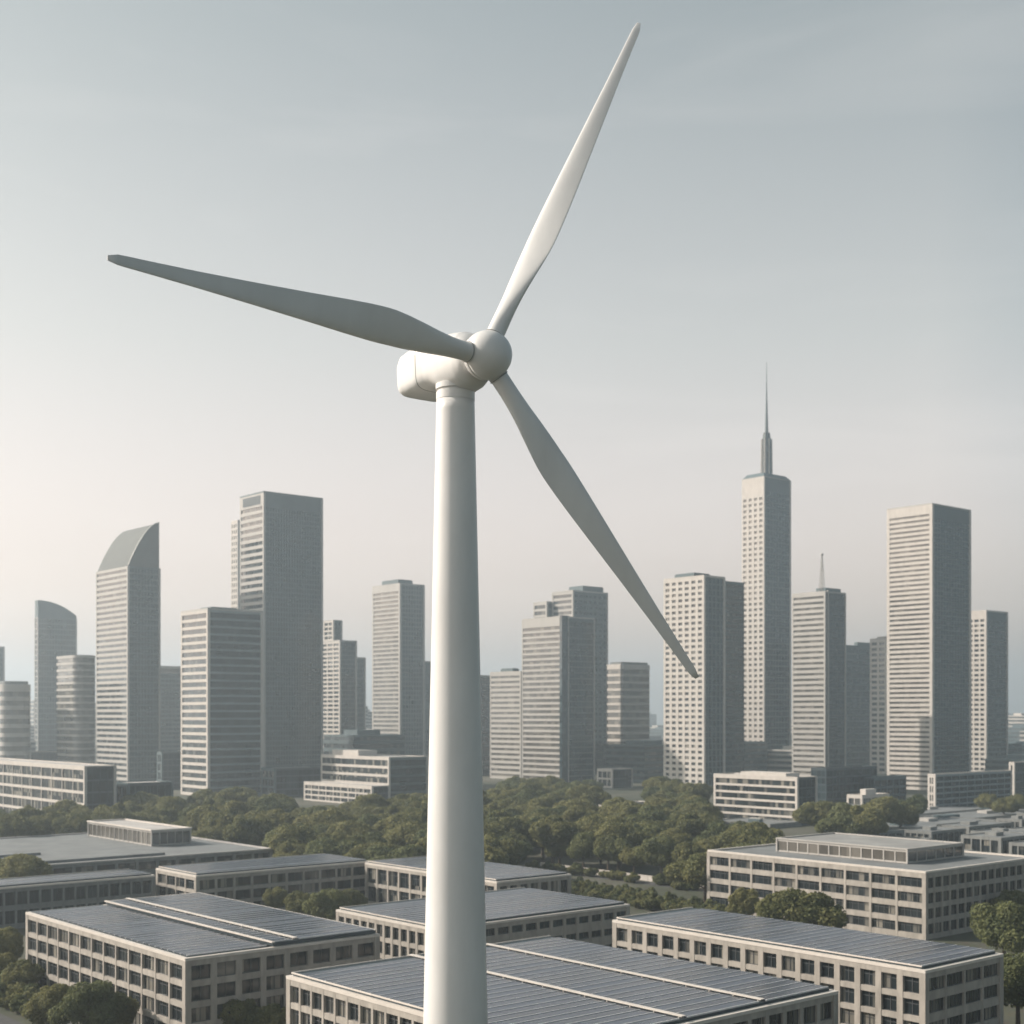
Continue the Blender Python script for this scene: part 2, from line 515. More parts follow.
    def finish(s, cap=100):
        s.wins.sort(key=lambda t: t[0])
        for _, me, loc in s.wins[:cap]:
            o = bpy.data.objects.new('window', me); COL.objects.link(o)
            o.parent = s.o; o.location = loc
            fm = getattr(s, 'sub', {}).get(me.name)
            if fm:
                c_ = bpy.data.objects.new('frame', fm); COL.objects.link(c_); c_.parent = o
        rest = s.wins[cap:]
        if rest:
            keys = {}
            for _, me, loc in rest: keys.setdefault(tuple(m.name for m in me.materials), []).append((me, loc))
            first = True
            mb = MB(); mats = []
            for key, items in keys.items():
                off = len(mats); mats += [bpy.data.materials[q] for q in key]
                fm_ = []
                for me, loc in items:
                    f2 = getattr(s, 'sub', {}).get(me.name)
                    if f2: fm_.append((f2, loc))
                if fm_:
                    fo = len(mats); mats.append(fm_[0][0].materials[0])
                    for me, loc in fm_:
                        b = len(mb.v)
                        mb.v += [(v.co.x + loc[0], v.co.y + loc[1], v.co.z + loc[2]) for v in me.vertices]
                        for pl in me.polygons:
                            mb.f.append(tuple(b + i for i in pl.vertices)); mb.m.append(fo)
                for me, loc in items:
                    b = len(mb.v)
                    mb.v += [(v.co.x + loc[0], v.co.y + loc[1], v.co.z + loc[2]) for v in me.vertices]
                    for pl in me.polygons:
                        mb.f.append(tuple(b + i for i in pl.vertices)); mb.m.append(off + pl.material_index)
            o = mb.build('window', mats, s.o)
            o['kind'] = 'stuff'
        s.wins = []
        return s

RECTS = []      # footprints, to keep trees and fill-in blocks clear
def footprint(p, w, d, rot=GA, pad=0.0):
    RECTS.append((p.x, p.y, w, d, rot, pad))
def blocked(x, y, pad=0.0):
    for (px, py, w, d, rot, pd) in RECTS:
        dx, dy = x - px, y - py
        c, q = math.cos(rot), math.sin(rot)
        a, b = dx * c + dy * q, -dx * q + dy * c
        if -pad - pd < a < w + pad + pd and -pad - pd < b < d + pad + pd: return True
    return False

def tower_dims(L, F, Rr, top, D):
    p = at_d(F, top, D)
    d = solve_len(p, AY, L) if L is not None else 20.0
    w = solve_len(p, AX, Rr) if Rr is not None else 20.0
    footprint(p, w, d)
    return p, w, d, p.z

# ------------------------------------------------------------------ the wind turbine
def turbine():
    Dt = 85.0
    base = Vector(((455.5 - 512) / FPX * Dt, Dt, 0))
    root = empty('wind_turbine', base, 0, 'tall white three-bladed wind turbine standing in front of the city', 'wind turbine')
    psi, tilt, e = 0.67, 0.06, 2.9
    n = Vector((math.sin(psi) * math.cos(tilt), -math.cos(psi) * math.cos(tilt), math.sin(tilt)))
    h = Vector((math.cos(psi), math.sin(psi), 0))
    v = n.cross(h)
    if v.z < 0: v = -v
    hub = Vector((-1.462, 82.731, 71.93)) - base
    # tower
    zt = CAMZ + (HOR - 391) / FPX * Dt
    rt, rb = 18.9 / FPX * Dt, 32.3 / FPX * Dt           # radii at the top and at the lower edge of the picture
    zb = CAMZ + (HOR - 1024) / FPX * Dt
    slope = (rb - rt) / (zt - zb)
    t = MB(); seg = 64
    rings = []
    zs = [0.0]
    while zs[-1] < zt - 1.0: zs.append(min(zt - 0.6, zs[-1] + 3.0))
    for z in zs:
        r = rt + slope * (zt - z)
        rings.append([(r * math.cos(2 * math.pi * i / seg), r * math.sin(2 * math.pi * i / seg), z) for i in range(seg)])
    t.loft(rings)
    tw = t.build('tower', [M['white_paint']], root, True)
    # bolted collar below the yaw bearing, and a fine weld seam lower down
    c = MB()
    def ring(r0, r1, z0, z1):
        prof = [(r0, z0), (r1, z0 + 0.02), (r1, z1 - 0.02), (r0, z1)]
        c.loft([[(r * math.cos(2 * math.pi * i / seg), r * math.sin(2 * math.pi * i / seg), z) for i in range(seg)] for r, z in prof])
    ring(rt + 0.00, rt + 0.03, zt - 0.61, zt - 0.10)
    ring(rt - 0.12, rt - 0.05, zt - 0.12, zt + 0.05)
    ring(rt + 0.02, rt + 0.06, zt + 0.04, zt + 0.40)
    cb = c.build('collar', [M['white_paint']], tw, False)
    # nacelle: rounded housing, lofted along the shaft
    sec = [  # t behind the hub, half width, top, bottom, squareness
        (0.95, 0.95, 0.95, -0.95, 2.0), (1.00, 1.18, 1.20, -1.18, 2.0), (1.25, 1.34, 1.55, -1.46, 2.2), (1.8, 1.46, 1.92, -1.66, 2.4),
        (2.6, 1.54, 2.06, -1.70, 2.6), (3.3, 1.60, 2.10, -1.60, 3.0), (3.8, 1.63, 2.08, -1.30, 3.4), (4.2, 1.65, 2.04, -1.06, 3.8), (4.7, 1.66, 1.98, -0.96, 4.2),
        (5.6, 1.76, 1.94, -1.04, 4.8), (6.5, 1.76, 1.86, -1.06, 5.0), (7.2, 1.72, 1.76, -1.02, 4.8), (7.6, 1.58, 1.56, -0.88, 4.4), (7.8, 1.32, 1.28, -0.60, 3.8),
        (7.9, 0.82, 0.85, -0.10, 3.0), (7.93, 0.3, 0.45, 0.25, 2.2)]
    def smooth_sec(tt):
        for a, b in zip(sec, sec[1:]):
            if a[0] <= tt <= b[0]:
                u = (tt - a[0]) / (b[0] - a[0])
                return [a[i] + (b[i] - a[i]) * u for i in range(5)]
        return list(sec[-1])
    ts = sorted(set([s_[0] for s_ in sec] + [1.25 + 0.25 * i for i in range(24)]))
    rings = []
    for tt in ts:
        _, hw, tp, bt, sq = smooth_sec(tt)
        cz, hz = (tp + bt) / 2, (tp - bt) / 2
        rr = []
        for i in range(48):
            a = 2 * math.pi * i / 48
            cc, ss = math.cos(a), math.sin(a)
            x = hw * math.copysign(abs(cc) ** (2 / sq), cc)
            z = cz + hz * math.copysign(abs(ss) ** (2 / sq), ss)
            rr.append(hub - n * tt + h * x + v * z)
        rings.append(rr)
    nb = MB(); nb.loft(rings)
    na = nb.build('nacelle', [M['white_paint']], root, True)
    fix_normals(na)
    # seam where the rear cover meets the front cover
    sm = MB()
    rr0 = []
    for tt, s_ in ((5.28, 0.0), (5.28, 0.012), (5.33, 0.012), (5.33, 0.0)):
        _, hw, tp, bt, sq = smooth_sec(tt)
        cz, hz = (tp + bt) / 2, (tp - bt) / 2
        rr = []
        for i in range(48):
            a = 2 * math.pi * i / 48
            cc, ss = math.cos(a), math.sin(a)
            rr.append(hub - n * tt + h * (hw + s_) * math.copysign(abs(cc) ** (2 / sq), cc) + v * (cz + (hz + s_) * math.copysign(abs(ss) ** (2 / sq), ss)))
        rr0.append(rr)
    sm.loft(rr0, cap=False)
    sm.build('seam', [M['joint']], na)
    # spinner
    prof = [(-0.78, 0.9), (-0.80, 1.22), (-0.76, 1.34), (-0.66, 1.40), (-0.45, 1.45), (-0.36, 1.462), (-0.35, 1.40), (-0.31, 1.40), (-0.30, 1.468), (-0.15, 1.48), (0.15, 1.47), (0.45, 1.40), (0.75, 1.27),
            (1.0, 1.10), (1.22, 0.86), (1.38, 0.58), (1.46, 0.30), (1.485, 0.06)]
    hb = MB()
    hb.loft([[hub + n * a + (h * math.cos(2 * math.pi * i / 64) + v * math.sin(2 * math.pi * i / 64)) * r for i in range(64)] for a, r in prof])
    ho = hb.build('spinner', [M['white_paint']], root, True); fix_normals(ho)
    sh = MB()
    sh.tube(hub - n * 1.1, hub - n * 0.7, 1.06, 1.06, 40)
    sh.build('rotor_shaft', [M['joint']], root, True)
    # blades
    def cs(x, pts):
        for a, b in zip(pts, pts[1:]):
            if x <= b[0]:
                u = (x - a[0]) / (b[0] - a[0]); u = u * u * (3 - 2 * u) if False else u
                return a[1] + (b[1] - a[1]) * u
        return pts[-1][1]
    chord = [(0, 1.14), (0.05, 1.14), (0.08, 1.20), (0.13, 1.42), (0.18, 1.70), (0.235, 1.94), (0.285, 2.05), (0.33, 2.02), (0.40, 1.86), (0.52, 1.52), (0.66, 1.16), (0.80, 0.84), (0.92, 0.62), (0.97, 0.55), (0.99, 0.46), (1.0, 0.26)]
    thick = [(0, 1.0), (0.06, 0.96), (0.12, 0.70), (0.20, 0.46), (0.30, 0.33), (0.5, 0.26), (0.8, 0.22), (1.0, 0.22)]
    twist = [(0, 38), (0.15, 34), (0.3, 24), (0.5, 14), (0.75, 7), (1.0, 4)]
    for ang, Lb, cone, pitch in ((64.0, 25.9, 0.12, 42), (180.5, 25.2, 0.12, 0), (306.0, 24.5, 0.12, -38)):
        a = R(ang)
        rad = (h * math.cos(a) + v * math.sin(a))
        tan = (-h * math.sin(a) + v * math.cos(a))
        span = (rad * math.cos(cone) + n * math.sin(cone)).normalized()
        nn = span.cross(tan).normalized()
        if nn.dot(n) < 0: nn = -nn
        bb = MB(); rings = []
        N = 44
        for k in range(N + 1):
            x = k / N
            if x > 0.9: pass
            r = 0.9 + (Lb - 0.9) * x
            c_, tk, tw_ = cs(x, chord), cs(x, thick), R(cs(x, twist) + pitch)
            cd = tan * math.cos(tw_) - nn * math.sin(tw_)
            td = nn * math.cos(tw_) + tan * math.sin(tw_)
            rr = []
            bl = min(1.0, max(0.0, (x - 0.05) / 0.22))
            for i in range(36):
                q = 2 * math.pi * i / 36
                xx = math.cos(q)
                th = math.sin(q)
                # round root blends into a blunt aerofoil, thicker towards the leading edge
                fo = (1 - bl) + bl * (0.62 + 0.38 * xx)
                rr.append(hub - n * 0.30 + span * r + cd * (c_ * 0.5 * xx - 0.12 * bl * c_) + td * (c_ * tk * 0.5 * th * fo))
            rings.append(rr)
        bb.loft(rings)
        bo = bb.build('blade', [M['white_paint']], root, True); fix_normals(bo)
        cu = MB(); cu.tube(hub - n * 0.30 + span * 0.7, hub - n * 0.30 + span * 1.56, 0.66, 0.60, 32)
        co = cu.build('root_collar', [M['white_paint']], bo, True)
        sl_ = MB(); sl_.tube(hub - n * 0.30 + span * 1.50, hub - n * 0.30 + span * 1.54, 0.64, 0.64, 32)
        sl_.build('root_seal', [M['joint']], bo, True)
    return root
turbine()

# ------------------------------------------------------------------ campus buildings with solar roofs
def solar_rows(B, x0, x1, y0, y1, z, gaps=(), pitch=2.1, deep=1.85, name='solar_panel_row'):
    """tilted rows of panels running along local x, interrupted by service walkways"""
    xs = [x0] + [q for g_ in sorted(gaps) for q in (g_ - 0.7, g_ + 0.7)] + [x1]
    cnt = int((y1 - y0) / pitch)
    meshes = {}
    out = []
    for s_ in range(0, len(xs), 2):
        a, b = xs[s_], xs[s_ + 1]
        if b - a < 1.5: continue
        mb = MB()
        mb.box(0, b - a, 0.0, 0.12, 0.02, 0.22, 1)                       # aluminium edge rail
        mb.box(0, b - a, 0.12, deep, 0.10, 0.175, 0)
        for k in range(int((b - a) / 3.5) + 1):
            xx = min(0.2 + k * 3.5, b - a - 0.3)
            mb.box(xx, xx + 0.06, 0.12, deep - 0.1, 0.0, 0.098, 1)
        mes = [mb.mesh(name, [M[q_], M['rail']]) for q_ in ('solar', 'solar_b', 'solar_c')]
        for r in range(cnt):
            me = mes[(r * 7 + r * r // 3 + s_) % 5 % 3]
            o = bpy.data.objects.new(name, me); COL.objects.link(o)
            o.parent = B.o
            o.location = (a, y0 + r * pitch, z)
            out.append(o)
    for g_ in gaps:
        mb = MB(); mb.box(g_ - 0.38, g_ + 0.38, y0, y1, z + 0.30, z + 0.40)
        for k in range(int((y1 - y0) / 4)):
            mb.box(g_ - 0.3, g_ + 0.3, y0 + 0.5 + k * 4, y0 + 0.62 + k * 4, z, z + 0.30)
        mb.build('walkway', [M['trim']], B.o)
    return out

def eave(B, x0, y0, w, d, z, out=0.6, h=0.42, inner=0.22, mat='trim'):
    """light metal fascia that oversails the facade"""
    mb = MB()
    a, b = x0 - out, x0 + w + out
    c, e = y0 - out, y0 + d + out
    t = inner + out
    mb.box(a, b, c, c + t, z, z + h); mb.box(a, b, e - t, e, z, z + h)
    mb.box(a, a + t, c + t, e - t, z, z + h); mb.box(b - t, b, c + t, e - t, z, z + h)
    return mb.build('eave', [M[mat]], B.o)

def campus(label, zr, Lp, Rp, Lst, Rst, F=None, cat='office building', name='office_building', solar=True, gaps=(), frame='stone', roof='roof', eave_mat='trim', w=None, d=None, pitch=2.1):
    if F is not None:
        p = at(F[0], F[1], zr)
        d = d or solve_len(p, AY, Lp[0]); w = w or solve_len(p, AX, Rp[0])
    else:
        a, b = at(Lp[0], Lp[1], zr), at(Rp[0], Rp[1], zr)
        v = b - a
        w = v.dot(AX); d = -v.dot(AY)
        p = a - AY * d
    footprint(p, w, d, pad=1.0)
    B = Bld(name, label, cat, p)
    zc = zr - 0.55
    B.block(0, 0, w, d, 0, zc, Lst, Rst, frame=frame, core='glass_dark', roof=roof, parapet=0)
    eave(B, 0, 0, w, d, zc + 0.04, mat=eave_mat)
    B.w, B.d, B.zr = w, d, zc
    def lx(px, py):
        q = at(px, py, zr) - p
        return q.dot(AX), q.dot(AY)
    B.lx = lx
    if solar:
        rd = MB(); rd.box(0.1, w - 0.1, 0.35, d - 0.1, zc + 0.03, zc + 0.75); rd.build('roof_deck', [M['clad_dark']], B.o)
        et = MB(); et.box(-0.06, 0.10, 0.35, d - 0.1, zc + 0.755, zc + 0.95); et.box(-0.06, w - 0.1, d - 0.1, d + 0.08, zc + 0.755, zc + 0.95)
        et.build('edge_trim', [M['trim']], B.o)
        solar_rows(B, 0.2, w - 0.2, 0.45, d - 0.2, zc + 0.76, [lx(*g_)[0] for g_ in gaps], pitch)
    B.finish()
    return B

def stL(n, m, **k): return dict(dict(n=n, m=m, sp=0.85, pw=0.42, dep=0.5, top=0.75, sub=True, cw=1.0, glass='glass', mull='metal_dark', lights=2, transom=True), **k)
def stR(n, m, **k): return dict(dict(n=n, m=m, sp=0.9, pw=0.7, dep=0.4, top=0.8, sub=True, cw=1.0, glass='glass', mull='metal_dark', lights=2), **k)

A = campus('broad building nearest the camera with a large blue solar roof and two pale walkways', 14.0, (292, 975), (832, 990), stL(4, 19, lights=2), stR(4, 14, lights=3),
           gaps=((480, 946), (405, 957)))
# the pair of stepped solar roofs at the left
zB1 = 14.0
B1 = campus('sandstone office block with two stepped solar roofs at the lower left', zB1, (30, 914), (375, 934), stL(4, 13, lights=3), stR(4, 8, lights=2, pw=1.0, sp=0.95), F=(187, 957), solar=False)
step = B1.lx(264, 944)[0]
rd = MB(); rd.box(0.1, step - 0.7, 0.35, B1.d - 0.1, B1.zr + 0.03, B1.zr + 0.55); rd.build('roof_deck', [M['clad_dark']], B1.o)
solar_rows(B1, 0.2, step - 0.8, 0.45, B1.d - 0.2, B1.zr + 0.56)
ub = MB(); ub.box(step, B1.w + 0.1, -0.1, B1.d + 0.1, B1.zr + 0.56, B1.zr + 1.05)
ub.build('upper_roof', [M['clad_dark']], B1.o)
ut = MB()
ut.box(step - 0.25, step + 0.2, -0.2, B1.d + 0.2, B1.zr + 1.07, B1.zr + 1.28); ut.box(B1.w - 0.2, B1.w + 0.2, -0.2, B1.d + 0.2, B1.zr + 1.07, B1.zr + 1.19)
ut.box(step + 0.2, B1.w - 0.2, B1.d - 0.1, B1.d + 0.2, B1.zr + 1.07, B1.zr + 1.19)
ut.build('upper_eave', [M['trim']], B1.o)
solar_rows(B1, step + 0.4, B1.w - 0.3, 0.1, B1.d - 0.3, B1.zr + 1.07, [step + 4.2])

H = campus('long sandstone office block with a single solar roof at the lower right', 14.0, (617, 916), (998, 952), stL(4, 17, lights=2, pw=1.0), stR(4, 4, lights=5, sp=1.25, pw=0.4), F=(924, 969))
G = campus('narrow sandstone block with a dark solar roof behind the turbine tower', 11.0, (340, 906), (626, 901), stL(3, 12, pw=0.7), stR(3, 14, sp=1.8, glass='glass_dark'), F=(436, 928), frame='stone')
E_ = campus('small two-storey block beyond the turbine tower with full height windows and flat roof', 11.0, (368, 862), (568, 870), stL(2, 11, sp=0.9, pw=0.6), stR(2, 7, sp=1.0, pw=0.9), F=(497, 881), frame='stone')
D_ = campus('grey-fronted solar roofed block in front of the wooded park left of the turbine', 11.0, (159, 867), (367, 862), stL(3, 4, lights=2), stR(3, 10, sp=0.9, pw=0.6), F=(197, 875), frame='stone')
# the long low wing running off the left edge
pC = at(-60, 892, 10.0)
wC = solve_len(pC, AX, 152)
C_ = campus('long low wing with a glazed grey front running off the left edge', 10.0, None, None, stL(2, 3), stR(2, 18, sp=1.2, pw=0.5, lights=2, glass='glass_dark'), F=(-60, 892), w=wC, d=13.0, frame='stone_grey', solar=True, cat='office building')

# large flat-roofed hall with a penthouse, far left
zJ = 9.0
pJr = at(270, 848, zJ)
Jd = 90.0
pJ = pJr - AX * 150.0
footprint(pJ, 150, Jd, pad=1)
J = Bld('flat_roofed_hall', 'wide flat grey-roofed hall carrying a pale penthouse at the left', 'hall', pJ)
J.block(0, 0, 150, Jd, 0, zJ - 0.5, stL(2, 10, sp=1.5), stR(2, 24, sp=1.5, pw=0.9), frame='stone_grey', core='glass_dark', roof='roof', parapet=0)
eave(J, 0, 0, 150, Jd, zJ - 0.46, mat='roof_pale')
q = at(152, 845, zJ) - pJ
qx, qy = q.dot(AX), q.dot(AY)
J.block(qx, qy, 13, 48, zJ - 0.4, zJ + 4.4, dict(n=1, m=14, sp=0.5, pw=0.25, dep=0.15, top=0.6, cw=0.4, strip=True, glass='glass_warm'), dict(n=1, m=5, sp=0.5, pw=0.25, dep=0.15, top=0.6, cw=0.4, strip=True), frame='clad', roof='roof_pale', parapet=0)
eave(J, qx, qy, 13, 48, zJ + 4.45, h=0.4)
for (xa, xb, ya, yb) in ((8, 60, 8, 22), (66, 118, 6, 20), (30, 90, 30, 44)):
    mb = MB(); mb.box(xa, xb, ya, yb, zJ - 0.45, zJ + 0.25); mb.build('roof_deck', [M['roof']], J.o)
J.finish()

# four-storey block at the right with penthouse
zI = 15.3
pI = at(925, 871, zI)
dI = solve_len(pI, AY, 710); wI = 48.0
footprint(pI, wI, dI, pad=1)
I_ = Bld('office_building', 'four-storey sandstone block with a pale penthouse on its roof at the right edge', 'office building', pI)
I_.block(0, 0, wI, dI, 0, zI - 0.5, stL(4, 9, lights=4, sp=1.25, pw=0.6, top=1.1), stR(4, 15, lights=2, sp=1.1, pw=0.45, top=1.1), frame='stone', core='glass_dark', roof='roof', parapet=0)
eave(I_, 0, 0, wI, dI, zI - 0.46, out=0.45)
q = at(907, 862, zI) - pI
qx, qy = q.dot(AX), q.dot(AY)
ph_d = solve_len(at(907, 862, zI), AY, 778); ph_w = solve_len(at(907, 862, zI), AX, 962)
I_.block(qx, qy, ph_w, ph_d, zI - 0.4, zI + 2.8, dict(n=1, m=12, sp=0.4, pw=0.3, dep=0.12, top=0.5, cw=0.4, strip=True, glass='glass_warm'), dict(n=1, m=6, sp=0.4, pw=0.3, dep=0.12, top=0.5, cw=0.4, strip=True), frame='clad', roof='roof_mid', parapet=0)
eave(I_, qx, qy, ph_w, ph_d, zI + 2.85, h=0.3, out=0.4, mat='clad')
I_.finish()

# ------------------------------------------------------------------ towers
def ribbon(n, sp=None, **k): return dict(dict(n=n, sp=sp or 2.2, dep=0.5, cw=1.6, glass='glass_tower'), **k)
def grid(n, m, **k): return dict(dict(n=n, m=m, sp=2.0, pw=1.8, dep=0.6, cw=1.6, glass='glass_tower', lights=1), **k)
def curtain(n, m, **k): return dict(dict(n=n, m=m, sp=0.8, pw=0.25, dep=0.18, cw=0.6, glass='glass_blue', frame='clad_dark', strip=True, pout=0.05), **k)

def tower(label, L, F, Rr, top, D, Lst, Rst, frame='clad', core='glass_dark', units=(), name='skyscraper', cat='skyscraper', parapet=1.2, fin=True, group=None, roof='roof'):
    p, w, d, h = tower_dims(L, F, Rr, top, D)
    B = Bld(name, label, cat, p, group)
    B.w, B.d, B.h = w, d, h
    B.block(0, 0, w, d, 0, h - parapet, Lst, Rst, frame=frame, core=core, parapet=parapet, roof=roof)
    for (fx, fy, fw, fd, uh, mt) in units:       # machine rooms on the roof
        mb = MB()
        mb.box(w * fx, w * (fx + fw), d * fy, d * (fy + fd), h - parapet + 0.03, h - parapet + uh)
        mb.box(w * fx + 0.6, w * (fx + fw) - 0.6, d * fy + 0.6, d * (fy + fd) - 0.6, h - parapet + uh, h - parapet + uh + 0.5)
        B.part(mb, 'plant_room', [M[mt]])
    if fin: B.finish()
    return B

tower('office tower with bold pale bands and dark right side, nearest at the left', 182, 208, 262, 608, 830, ribbon(24, 1.8, cw=1.8, frame='stone_pale'), ribbon(24, 1.3, dep=0.35, frame='band_shaded', cframe='stone_pale', cw=0.5, glass='glass_dark'), units=((0.2, 0.3, 0.5, 0.45, 2.6, 'clad_grey_shade'),))
T8 = tower('tallest tower on the left with a ribbed grey glass right side and banded left side', 241, 264, 322, 491, 950, ribbon(40, 2.3, top=9.0, frame='clad'), curtain(56, 22, top=10.0, sp=0.9, frame='clad_grey_shade', pw=0.5), frame='clad_grey_shade', fin=False)
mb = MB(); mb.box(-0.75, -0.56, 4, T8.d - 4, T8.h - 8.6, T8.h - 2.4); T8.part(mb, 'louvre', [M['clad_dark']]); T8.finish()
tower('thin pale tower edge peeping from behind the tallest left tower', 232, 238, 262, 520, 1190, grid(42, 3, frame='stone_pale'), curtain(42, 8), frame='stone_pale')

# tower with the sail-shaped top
T5 = tower('tower topped by a curved sail-like crest', 97, 128, 159.5, 566, 950, ribbon(38, 2.0, cw=1.5), curtain(38, 10, sp=1.2, frame='clad_grey_shade'), parapet=0, fin=False)
hs = 50 + (HOR - 524) / FPX * (950 + 0.65 * T5.w) - T5.h
mb = MB()
prof = [(0.3, T5.h + 0.1)] + [(0.3 + (T5.w - 0.3) * u / 14, T5.h + 0.6 + hs * (1 - (1 - u / 14) ** 1.75)) for u in range(15)] + [(T5.w, T5.h + 0.1)]
mb.xprofile(prof, 0.5, T5.d - 0.5)
sail = T5.part(mb, 'crest', [M['crest']]); fix_normals(sail)
mb = MB()
pts = prof[1:-1]
for (xa, za), (xb, zb_) in zip(pts, pts[1:]):
    i = len(mb.v)
    mb.v += [(xa, -0.2, za), (xb, -0.2, zb_), (xb, 0.75, zb_), (xa, 0.75, za), (xa, -0.2, za + 0.7), (xb, -0.2, zb_ + 0.7), (xb, 0.75, zb_ + 0.7), (xa, 0.75, za + 0.7)]
    for q_ in ((0, 3, 2, 1), (4, 5, 6, 7), (0, 1, 5, 4), (1, 2, 6, 5), (2, 3, 7, 6), (3, 0, 4, 7)): mb.f.append(tuple(i + k for k in q_)); mb.m.append(0)
T5.part(mb, 'crest_trim', [M['clad']])
T5.finish()

# slab with a gently arched roof
p, w, d, h = tower_dims(35, 38, 76.5, 600, 1300)
T3 = Bld('skyscraper', 'broad grey slab with an arched sloping roofline at the left', 'skyscraper', p)
h2 = CAMZ + (HOR - 616) / FPX * (1300 + 0.65 * w)
T3.block(0, 0, w, d, 0, h2 - 3, curtain(28, 2, cw=1.0, frame='clad'), curtain(28, 14, sp=1.2, frame='clad_grey_shade', pw=0.4), frame='clad_grey_shade', parapet=0)
mb = MB()
prof = [(0, h2 - 2.9)] + [(w * u / 12, h2 + (h - h2) * (1 - (u / 12) ** 2.2)) for u in range(13)] + [(w, h2 - 2.9)]
mb.xprofile(prof, 0.0, d)
o = T3.part(mb, 'arched_roof', [M['clad_grey_shade']]); fix_normals(o)
T3.finish()

def poly_tower(label, pts, z1, n, sp, D0, frame='clad', gl='glass_tower', dep=0.5, top=3.0, loc=None, group=None, roof_h=0.0):
    """tower on a rounded or chamfered plan: pale rings standing proud of the glass rings"""
    B = Bld('skyscraper', label, 'skyscraper', loc, group)
    cx = sum(p_[0] for p_ in pts) / len(pts); cy = sum(p_[1] for p_ in pts) / len(pts)
    def off(o_):
        res = []
        k = len(pts)
        for i in range(k):
            a, b, c = Vector(pts[i - 1]), Vector(pts[i]), Vector(pts[(i + 1) % k])
            n1 = Vector(((b - a).y, -(b - a).x)).normalized(); n2 = Vector(((c - b).y, -(c - b).x)).normalized()
            m_ = (n1 + n2).normalized(); m_ /= max(0.5, m_.dot(n1))
            res.append((b.x + m_.x * o_, b.y + m_.y * o_))
        return res
    mb = MB(); mb.prism(pts, 0, z1 - 0.1); B.part(mb, 'wall', [M['glass_dark']])
    fr = MB(); sh = (z1 - top) / n
    o1 = off(dep); o2 = off(dep + 0.03)
    for i in range(n): fr.prism(o1, i * sh, i * sh + sp)
    fr.prism(o2, z1 - top, z1)
    B.part(fr, 'facade_frame', [M[frame]])
    wb = MB(); wb.prism(off(0.06), 0, sh - sp, cap=False)
    o3 = off(0.16)
    for i, (a, b) in enumerate(zip(off(0.02), o3)):
        dx, dy = b[0] - a[0], b[1] - a[1]
        wb.box(b[0] - 0.12, b[0] + 0.12, b[1] - 0.12, b[1] + 0.12, 0, sh - sp, 1)
    me = wb.mesh('window', [M[gl], M['metal_dark']])
    for i in range(n): B.wins.append((i, me, (0, 0, i * sh + sp)))
    rf = MB(); rf.prism(off(-1.2), z1 + 0.02, z1 + 0.3 + roof_h); B.part(rf, 'roof', [M['roof']])
    return B

def rounded(w, d, r, seg=6):
    pts = []
    for cx, cy, a0 in ((w - r, r, -90), (w - r, d - r, 0), (r, d - r, 90), (r, r, 180)):
        for k in range(seg + 1):
            a = R(a0 + 90 * k / seg)
            pts.append((cx + r * math.cos(a), cy + r * math.sin(a)))
    return pts

# rounded towers at the left edge
p, w, d, h = tower_dims(55, 76, 97, 655, 1000)
poly_tower('rounded-corner tower with pale rings between the arched slab and the sail-topped tower', rounded(w, d, min(w, d) * 0.32), h, 19, 1.7, 1000, gl='glass_warm', loc=p, top=2.0).finish()
p, w, d, h = tower_dims(-35, 5, 33, 684, 1000)
poly_tower('squat rounded tower with broad grey bands cut by the left edge', rounded(w, d, min(w, d) * 0.35), h, 10, 3.0, 1000, gl='glass_warm', loc=p, top=5.5, roof_h=2.0).finish()
tower('sliver of a grey tower cut by the left edge above the squat banded tower', -30, -14, 4, 646, 1400, ribbon(18), curtain(24, 8, frame='clad_grey_shade'))
T6 = tower('flat grey tower with an oversailing roof plate between the sail-topped and the banded tower', 152, 158, 186, 672, 1200, ribbon(22), curtain(22, 8, frame='clad_grey_shade', sp=1.6), fin=False)
mb = MB(); mb.box(-2, T6.w + 2, -2, T6.d + 2, T6.h + 3.0, T6.h + 5.5); mb.box(3, T6.w - 3, 3, T6.d - 3, T6.h + 0.04, T6.h + 3.0); T6.part(mb, 'roof_plate', [M['clad']]); T6.finish()

# slim pair right of the tallest left tower
T9 = tower('slim pale tower with a stepped upper block, right of the tallest left tower', 322, 340, 356, 640, 1150, grid(30, 3, frame='stone_pale', sp=1.6, pw=1.5), curtain(30, 6, frame='clad_grey_shade'), fin=False)
T9.block(T9.w * 0.1, T9.d * 0.45, T9.w * 0.5, T9.d * 0.5, T9.h, T9.h + 17, grid(4, 2, sp=1.4, pw=1.2, frame='stone_pale'), grid(4, 2, sp=1.4, pw=1.2, frame='clad_grey_shade'), parapet=0.8)
T9.finish()
tower('short grey tower tucked behind the slim stepped tower', 350, 354, 365, 657, 1300, ribbon(22), curtain(22, 5, frame='clad_grey_shade'))

T10 = tower('grey tower with a small crown just left of the turbine', 373, 400, 424, 583, 1250, ribbon(40, 1.7, cw=2.2, glass='glass_warm', top=6), curtain(40, 9, frame='clad_grey_shade', sp=1.1, pw=0.8), frame='clad', units=((0.15, 0.2, 0.6, 0.6, 5.2, 'clad_grey_shade'),))
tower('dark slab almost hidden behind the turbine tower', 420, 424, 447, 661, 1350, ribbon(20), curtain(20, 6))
tower('pale tower edge just right of the turbine tower', 470, 478, 496, 675, 1200, ribbon(18, 2.4), curtain(18, 5, frame='clad_grey_shade'))

